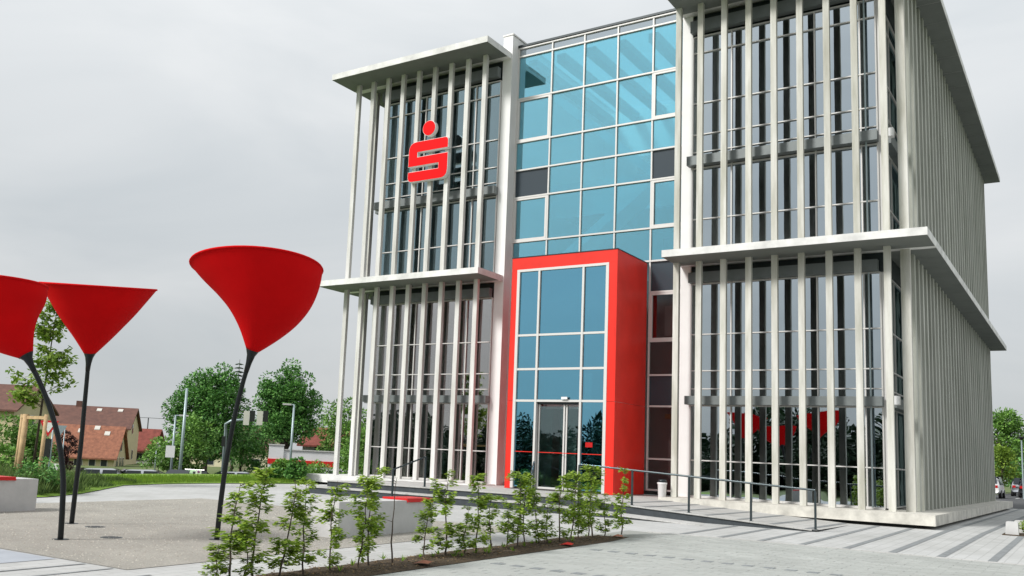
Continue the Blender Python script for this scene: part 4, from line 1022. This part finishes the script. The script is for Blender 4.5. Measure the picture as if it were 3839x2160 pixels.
# ------------------------------------------------------------------ vehicles
def car(label, loc, rz, body, kind='hatch', name='car'):
    t = empty(name, (0, 0, 0), label, 'car' if name == 'car' else 'van')
    if kind == 'van': L, Wd, Ht = 4.9, 1.9, 1.95; prof = [(-.5, .35, .95), (-.47, .3, 1.1), (-.30, .3, 1.25), (-.16, .3, 1.93), (.46, .3, 1.95), (.5, .35, 1.4)]
    elif kind == 'suv': L, Wd, Ht = 4.6, 1.85, 1.72; prof = [(-.5, .4, .8), (-.46, .32, .98), (-.22, .3, 1.08), (-.08, .3, 1.66), (.36, .3, 1.70), (.47, .32, 1.1), (.5, .4, .9)]
    else: L, Wd, Ht = 4.3, 1.75, 1.45; prof = [(-.5, .38, .65), (-.47, .28, .78), (-.24, .26, .92), (-.08, .26, 1.40), (.24, .26, 1.44), (.42, .28, .98), (.5, .36, .85)]
    # dense section loft
    N = 22; secs = []
    def it(u, k):
        for p, q in zip(prof[:-1], prof[1:]):
            if p[0] <= u <= q[0]: w = (u-p[0])/(q[0]-p[0]); return p[k]+(q[k]-p[k])*w
        return prof[-1][k]
    belt = .95 if kind != 'van' else 1.15
    if kind == 'suv': belt = 1.02
    b = MB(); n = 10
    for i in range(N+1):
        u = -.5+i/N; zt = it(u, 2); zb = it(u, 1); hw = Wd/2*(1-.12*(abs(u)*2)**4); zbt = min(belt, zt)
        tw = hw*(.80 if zt > belt+.1 else .94)
        sec = [(-hw*.85, zb), (-hw, zb+.12), (-hw, (zb+zbt)/2), (-hw*.97, zbt-.04), (-tw, zt-.05), (tw, zt-.05), (hw*.97, zbt-.04), (hw, (zb+zbt)/2), (hw, zb+.12), (hw*.85, zb)]
        b.v += [(u*L, y_, z_) for y_, z_ in sec]
    for i in range(N):
        for j in range(n): q = i*n; b.f.append((q+j, q+(j+1) % n, q+n+(j+1) % n, q+n+j))
    b.f.append(tuple(range(n))); b.f.append(tuple(N*n+j for j in reversed(range(n))))
    bo = b.build('body', body, t, True); md = bo.modifiers.new('sub', 'SUBSURF'); md.levels = 1; md.render_levels = 1
    us = [p[0] for p in prof if p[2] > belt+.25]; u0, u1 = us[0]*L, us[-1]*L
    for s in (-1, 1):
        y_ = s*Wd/2
        for a, c in ((u0-.05, (u0+u1)/2-.04), ((u0+u1)/2+.04, u1+.05)):
            g = MB(); g.add([(a-.12 if a < 0 else a, y_*.965, belt), (c, y_*.965, belt), (c, y_*.83, Ht-.14), (a+.05, y_*.83, Ht-.14)], [(0, 1, 2, 3)]); o = g.build('side_window', 'car_glass', t); solidify(o, .02)
        for xx in (-.31*L, .30*L):
            w = MB(); pr = []
            w.tube([(xx, s*(Wd/2-.2), .32), (xx, s*(Wd/2+.005), .32)], .32, 18); wo_ = w.build('wheel', 'tyre', t, False)
            MB().tube([(xx, s*(Wd/2-.05), .32), (xx, s*(Wd/2+.016), .32)], .2, 14).build('rim', 'hub', wo_)
        MB().box(-L/2-.005, -L/2+.12, s*Wd*.30-.16, s*Wd*.30+.16, .62, .76).build('headlight', 'lamp_clear', t)
        MB().box(L/2-.12, L/2+.006, s*Wd*.34-.12, s*Wd*.34+.12, .78, .98).build('tail_light', 'lamp_red', t)
    fz = belt; g = MB(); xa = [p for p in prof if p[2] > belt+.25][0][0]*L; xb_ = prof[2][0]*L
    g.add([(xb_+.02, -Wd*.40, belt+.02), (xb_+.02, Wd*.40, belt+.02), (xa-.02, Wd*.33, Ht-.12), (xa-.02, -Wd*.33, Ht-.12)], [(0, 1, 2, 3)]); solidify(g.build('windscreen', 'car_glass', t), .03)
    xr = u1; xe = prof[-2][0]*L
    g = MB(); g.add([(xe+.0, -Wd*.38, belt+.08), (xe+.0, Wd*.38, belt+.08), (xr+.06, Wd*.33, Ht-.1), (xr+.06, -Wd*.33, Ht-.1)], [(0, 3, 2, 1)]); solidify(g.build('rear_window', 'car_glass', t), .03)
    MB().box(L/2-.03, L/2+.012, -.26, .26, .55, .66).build('number_plate', 'sign_white', t)
    t.location = loc; t.rotation_euler[2] = rz; return t
def gp(x, D, dz=0): p = gpos(x, 1760, D); p.z += dz; return p
car('silver car parked beyond the lawn in front of the barn', gp(500, 46), la(480)+RAD(4), 'car_silver')
car('silver car parked beyond the tall grasses, next to another silver car', gp(345, 45), la(345)+RAD(4), 'car_silver')
car('grey car on the road in front of the traffic light mast', gp(855, 50), la(850)+RAD(4), 'car_silver')
car('light green car parked beside the grey poles', gp(690, 49), la(690)+RAD(60), 'car_green')
yaw_r = math.atan2(1, 0)
car('white car parked behind the right corner of the building', Vector((-3.5, 56.5, G(0, 56))), RAD(-90), 'car_white', 'suv')
car('black car parked next to the white car', Vector((-1.1, 66, G(0, 56))), RAD(-92), 'car_black', 'suv')
car('silver car parked behind the black car', Vector((-2.2, 74, G(0, 56))), RAD(-90), 'car_silver', 'suv')
car('dark car at the far end of the car park', Vector((1.5, 72, G(0, 56))), RAD(-88), 'car_black', 'hatch')
for x in (-4.6, -1.9, .8, 3.5): band(x, .1, [(58, 63)], 'white_line', .012, parent=bpy.data.objects['car_park'])
# right background trees and lamp
leafy_tree('tree', 'tall green tree behind the car park', gpos(3745, 1700, 112), 10.6, 3.6, 1.5, 51, 9000, .34, 'leaf_mid', 'trees behind the car park', lobes=44)
leafy_tree('tree', 'broad green tree behind the car park lamp', gpos(3835, 1700, 116), 7.0, 3.2, 1.0, 52, 5000, .34, 'leaf_mid', 'trees behind the car park', lobes=26)
leafy_tree('bush', 'light yellow green bush beside the parked white car', gpos(3752, 1700, 92), 5.0, 1.9, .3, 53, 3500, .26, 'leaf_young', None, 'bush', lobes=16)
leafy_tree('bush', 'dark green hedge bush beyond the parked cars', gpos(3830, 1700, 100), 3.4, 3.2, .3, 54, 3500, .3, 'leaf_dark', None, 'bush', lobes=18)
bL = gpos(3834, 1760, 72); lt_ = empty('lamp_post', bL, 'dark lamp post in the car park with a flat top', 'street lamp')
hl = atD(3834, 1640, 72).z
MB().tube([bL, (bL.x, bL.y, hl)], [.06, .05], 8).build('pole', 'galv', lt_); MB().lathe((bL.x, bL.y, hl), [(.08, -.2), (.14, -.05), (.28, 0), (.28, .05), (.05, .08)], 14).build('lamp_head', 'signal_dark', lt_)
# planted bed with concrete block at the right
bd = tag(MB().box(1.42, 4.2, .1, 2.4, -.5, -.335).build('planting_bed', 'soil'), kind='structure')
for (x, y, lab) in ((1.62, .3, 'pale concrete block standing at the front of the small planting bed'), (1.72, 1.5, 'pale concrete block at the rear of the small planting bed')):
    tag(MB().prism(rounded([(x-.14, -.34), (x+.14, -.34), (x+.13, -.03), (x-.12, -.03)], {2: .04, 3: .04}), 'xz', y-.1, y+.1).solo('concrete_block', 'bench_concrete', (x, y, -.34)), lab, 'concrete block', 'concrete blocks at the planting bed')
for k, (x, y) in enumerate(((2.05, .5), (2.4, .8), (1.95, 1.1), (2.8, .6))):
    leafy_tree('shrub', 'small green plant growing in the bed near the right corner', (x, y, -.34), .35+.08*(k % 2), .22, .02, 60+k, 220, .07, 'leaf_fresh', 'small plants in the bed', 'shrub', lobes=5, tr=.008)
# tree row behind the viewer, seen mirrored in the ground-floor glass
src = None
for k, (x, y, s) in enumerate(((-8, -78, 1.0), (-16, -74, .86), (-24, -80, 1.12), (-33, -76, .95), (-42, -79, 1.1), (-51, -74, .9), (-60, -78, 1.05), (-70, -75, 1.0), (-80, -80, 1.15), (1, -76, .9), (10, -79, 1.05), (-91, -76, 1.0), (-103, -78, 1.1), (19, -75, .95), (-12, -84, 1.2), (-28, -86, 1.25), (-46, -86, 1.3), (-64, -85, 1.2), (-85, -86, 1.3), (6, -85, 1.2), (-20, -68, .62), (-37, -69, .55), (-55, -68, .6), (-3, -69, .6), (-11, -67, .5), (-29, -67, .52), (-46, -67, .55), (-65, -69, .6))):
    if src is None:
        src = o = leafy_tree('tree', 'broad dark tree across the street, mirrored in the ground-floor windows', (x, y, G(x, y)), 7.6, 5.2, .2, 71, 7000, .55, 'leaf_conifer', 'trees mirrored in the glass', lobes=40)
    else:
        o = copy_tree(src); o.location = (x, y, G(x, y)); o.rotation_euler[2] = k*1.3
    o.scale = (s, s, s)

bl = MB(); rnd = random.Random(77)
for _ in range(22000):
    x = rnd.uniform(-150, 60); y = rnd.uniform(-100, -88); hmax = 6.0+2.2*noise.noise(Vector((x*.09, 3.1, 0)))+1.4*noise.noise(Vector((x*.31, 7.7, 0)))
    z = G(x, y)+hmax*rnd.random()**.8
    leaf_quad(bl, Vector((x, y, z)), Vector((rnd.uniform(-1, 1), rnd.uniform(-1, 1), rnd.uniform(-1, .5))), Vector((rnd.uniform(-1, 1), rnd.uniform(-1, 1), 1)), rnd.uniform(.7, 1.4), rnd.uniform(.6, 1.0))
tag(bl.build('tree_belt', 'leaf_conifer'), 'dark continuous belt of far trees mirrored low in the ground-floor glass', 'wood', kind='stuff')
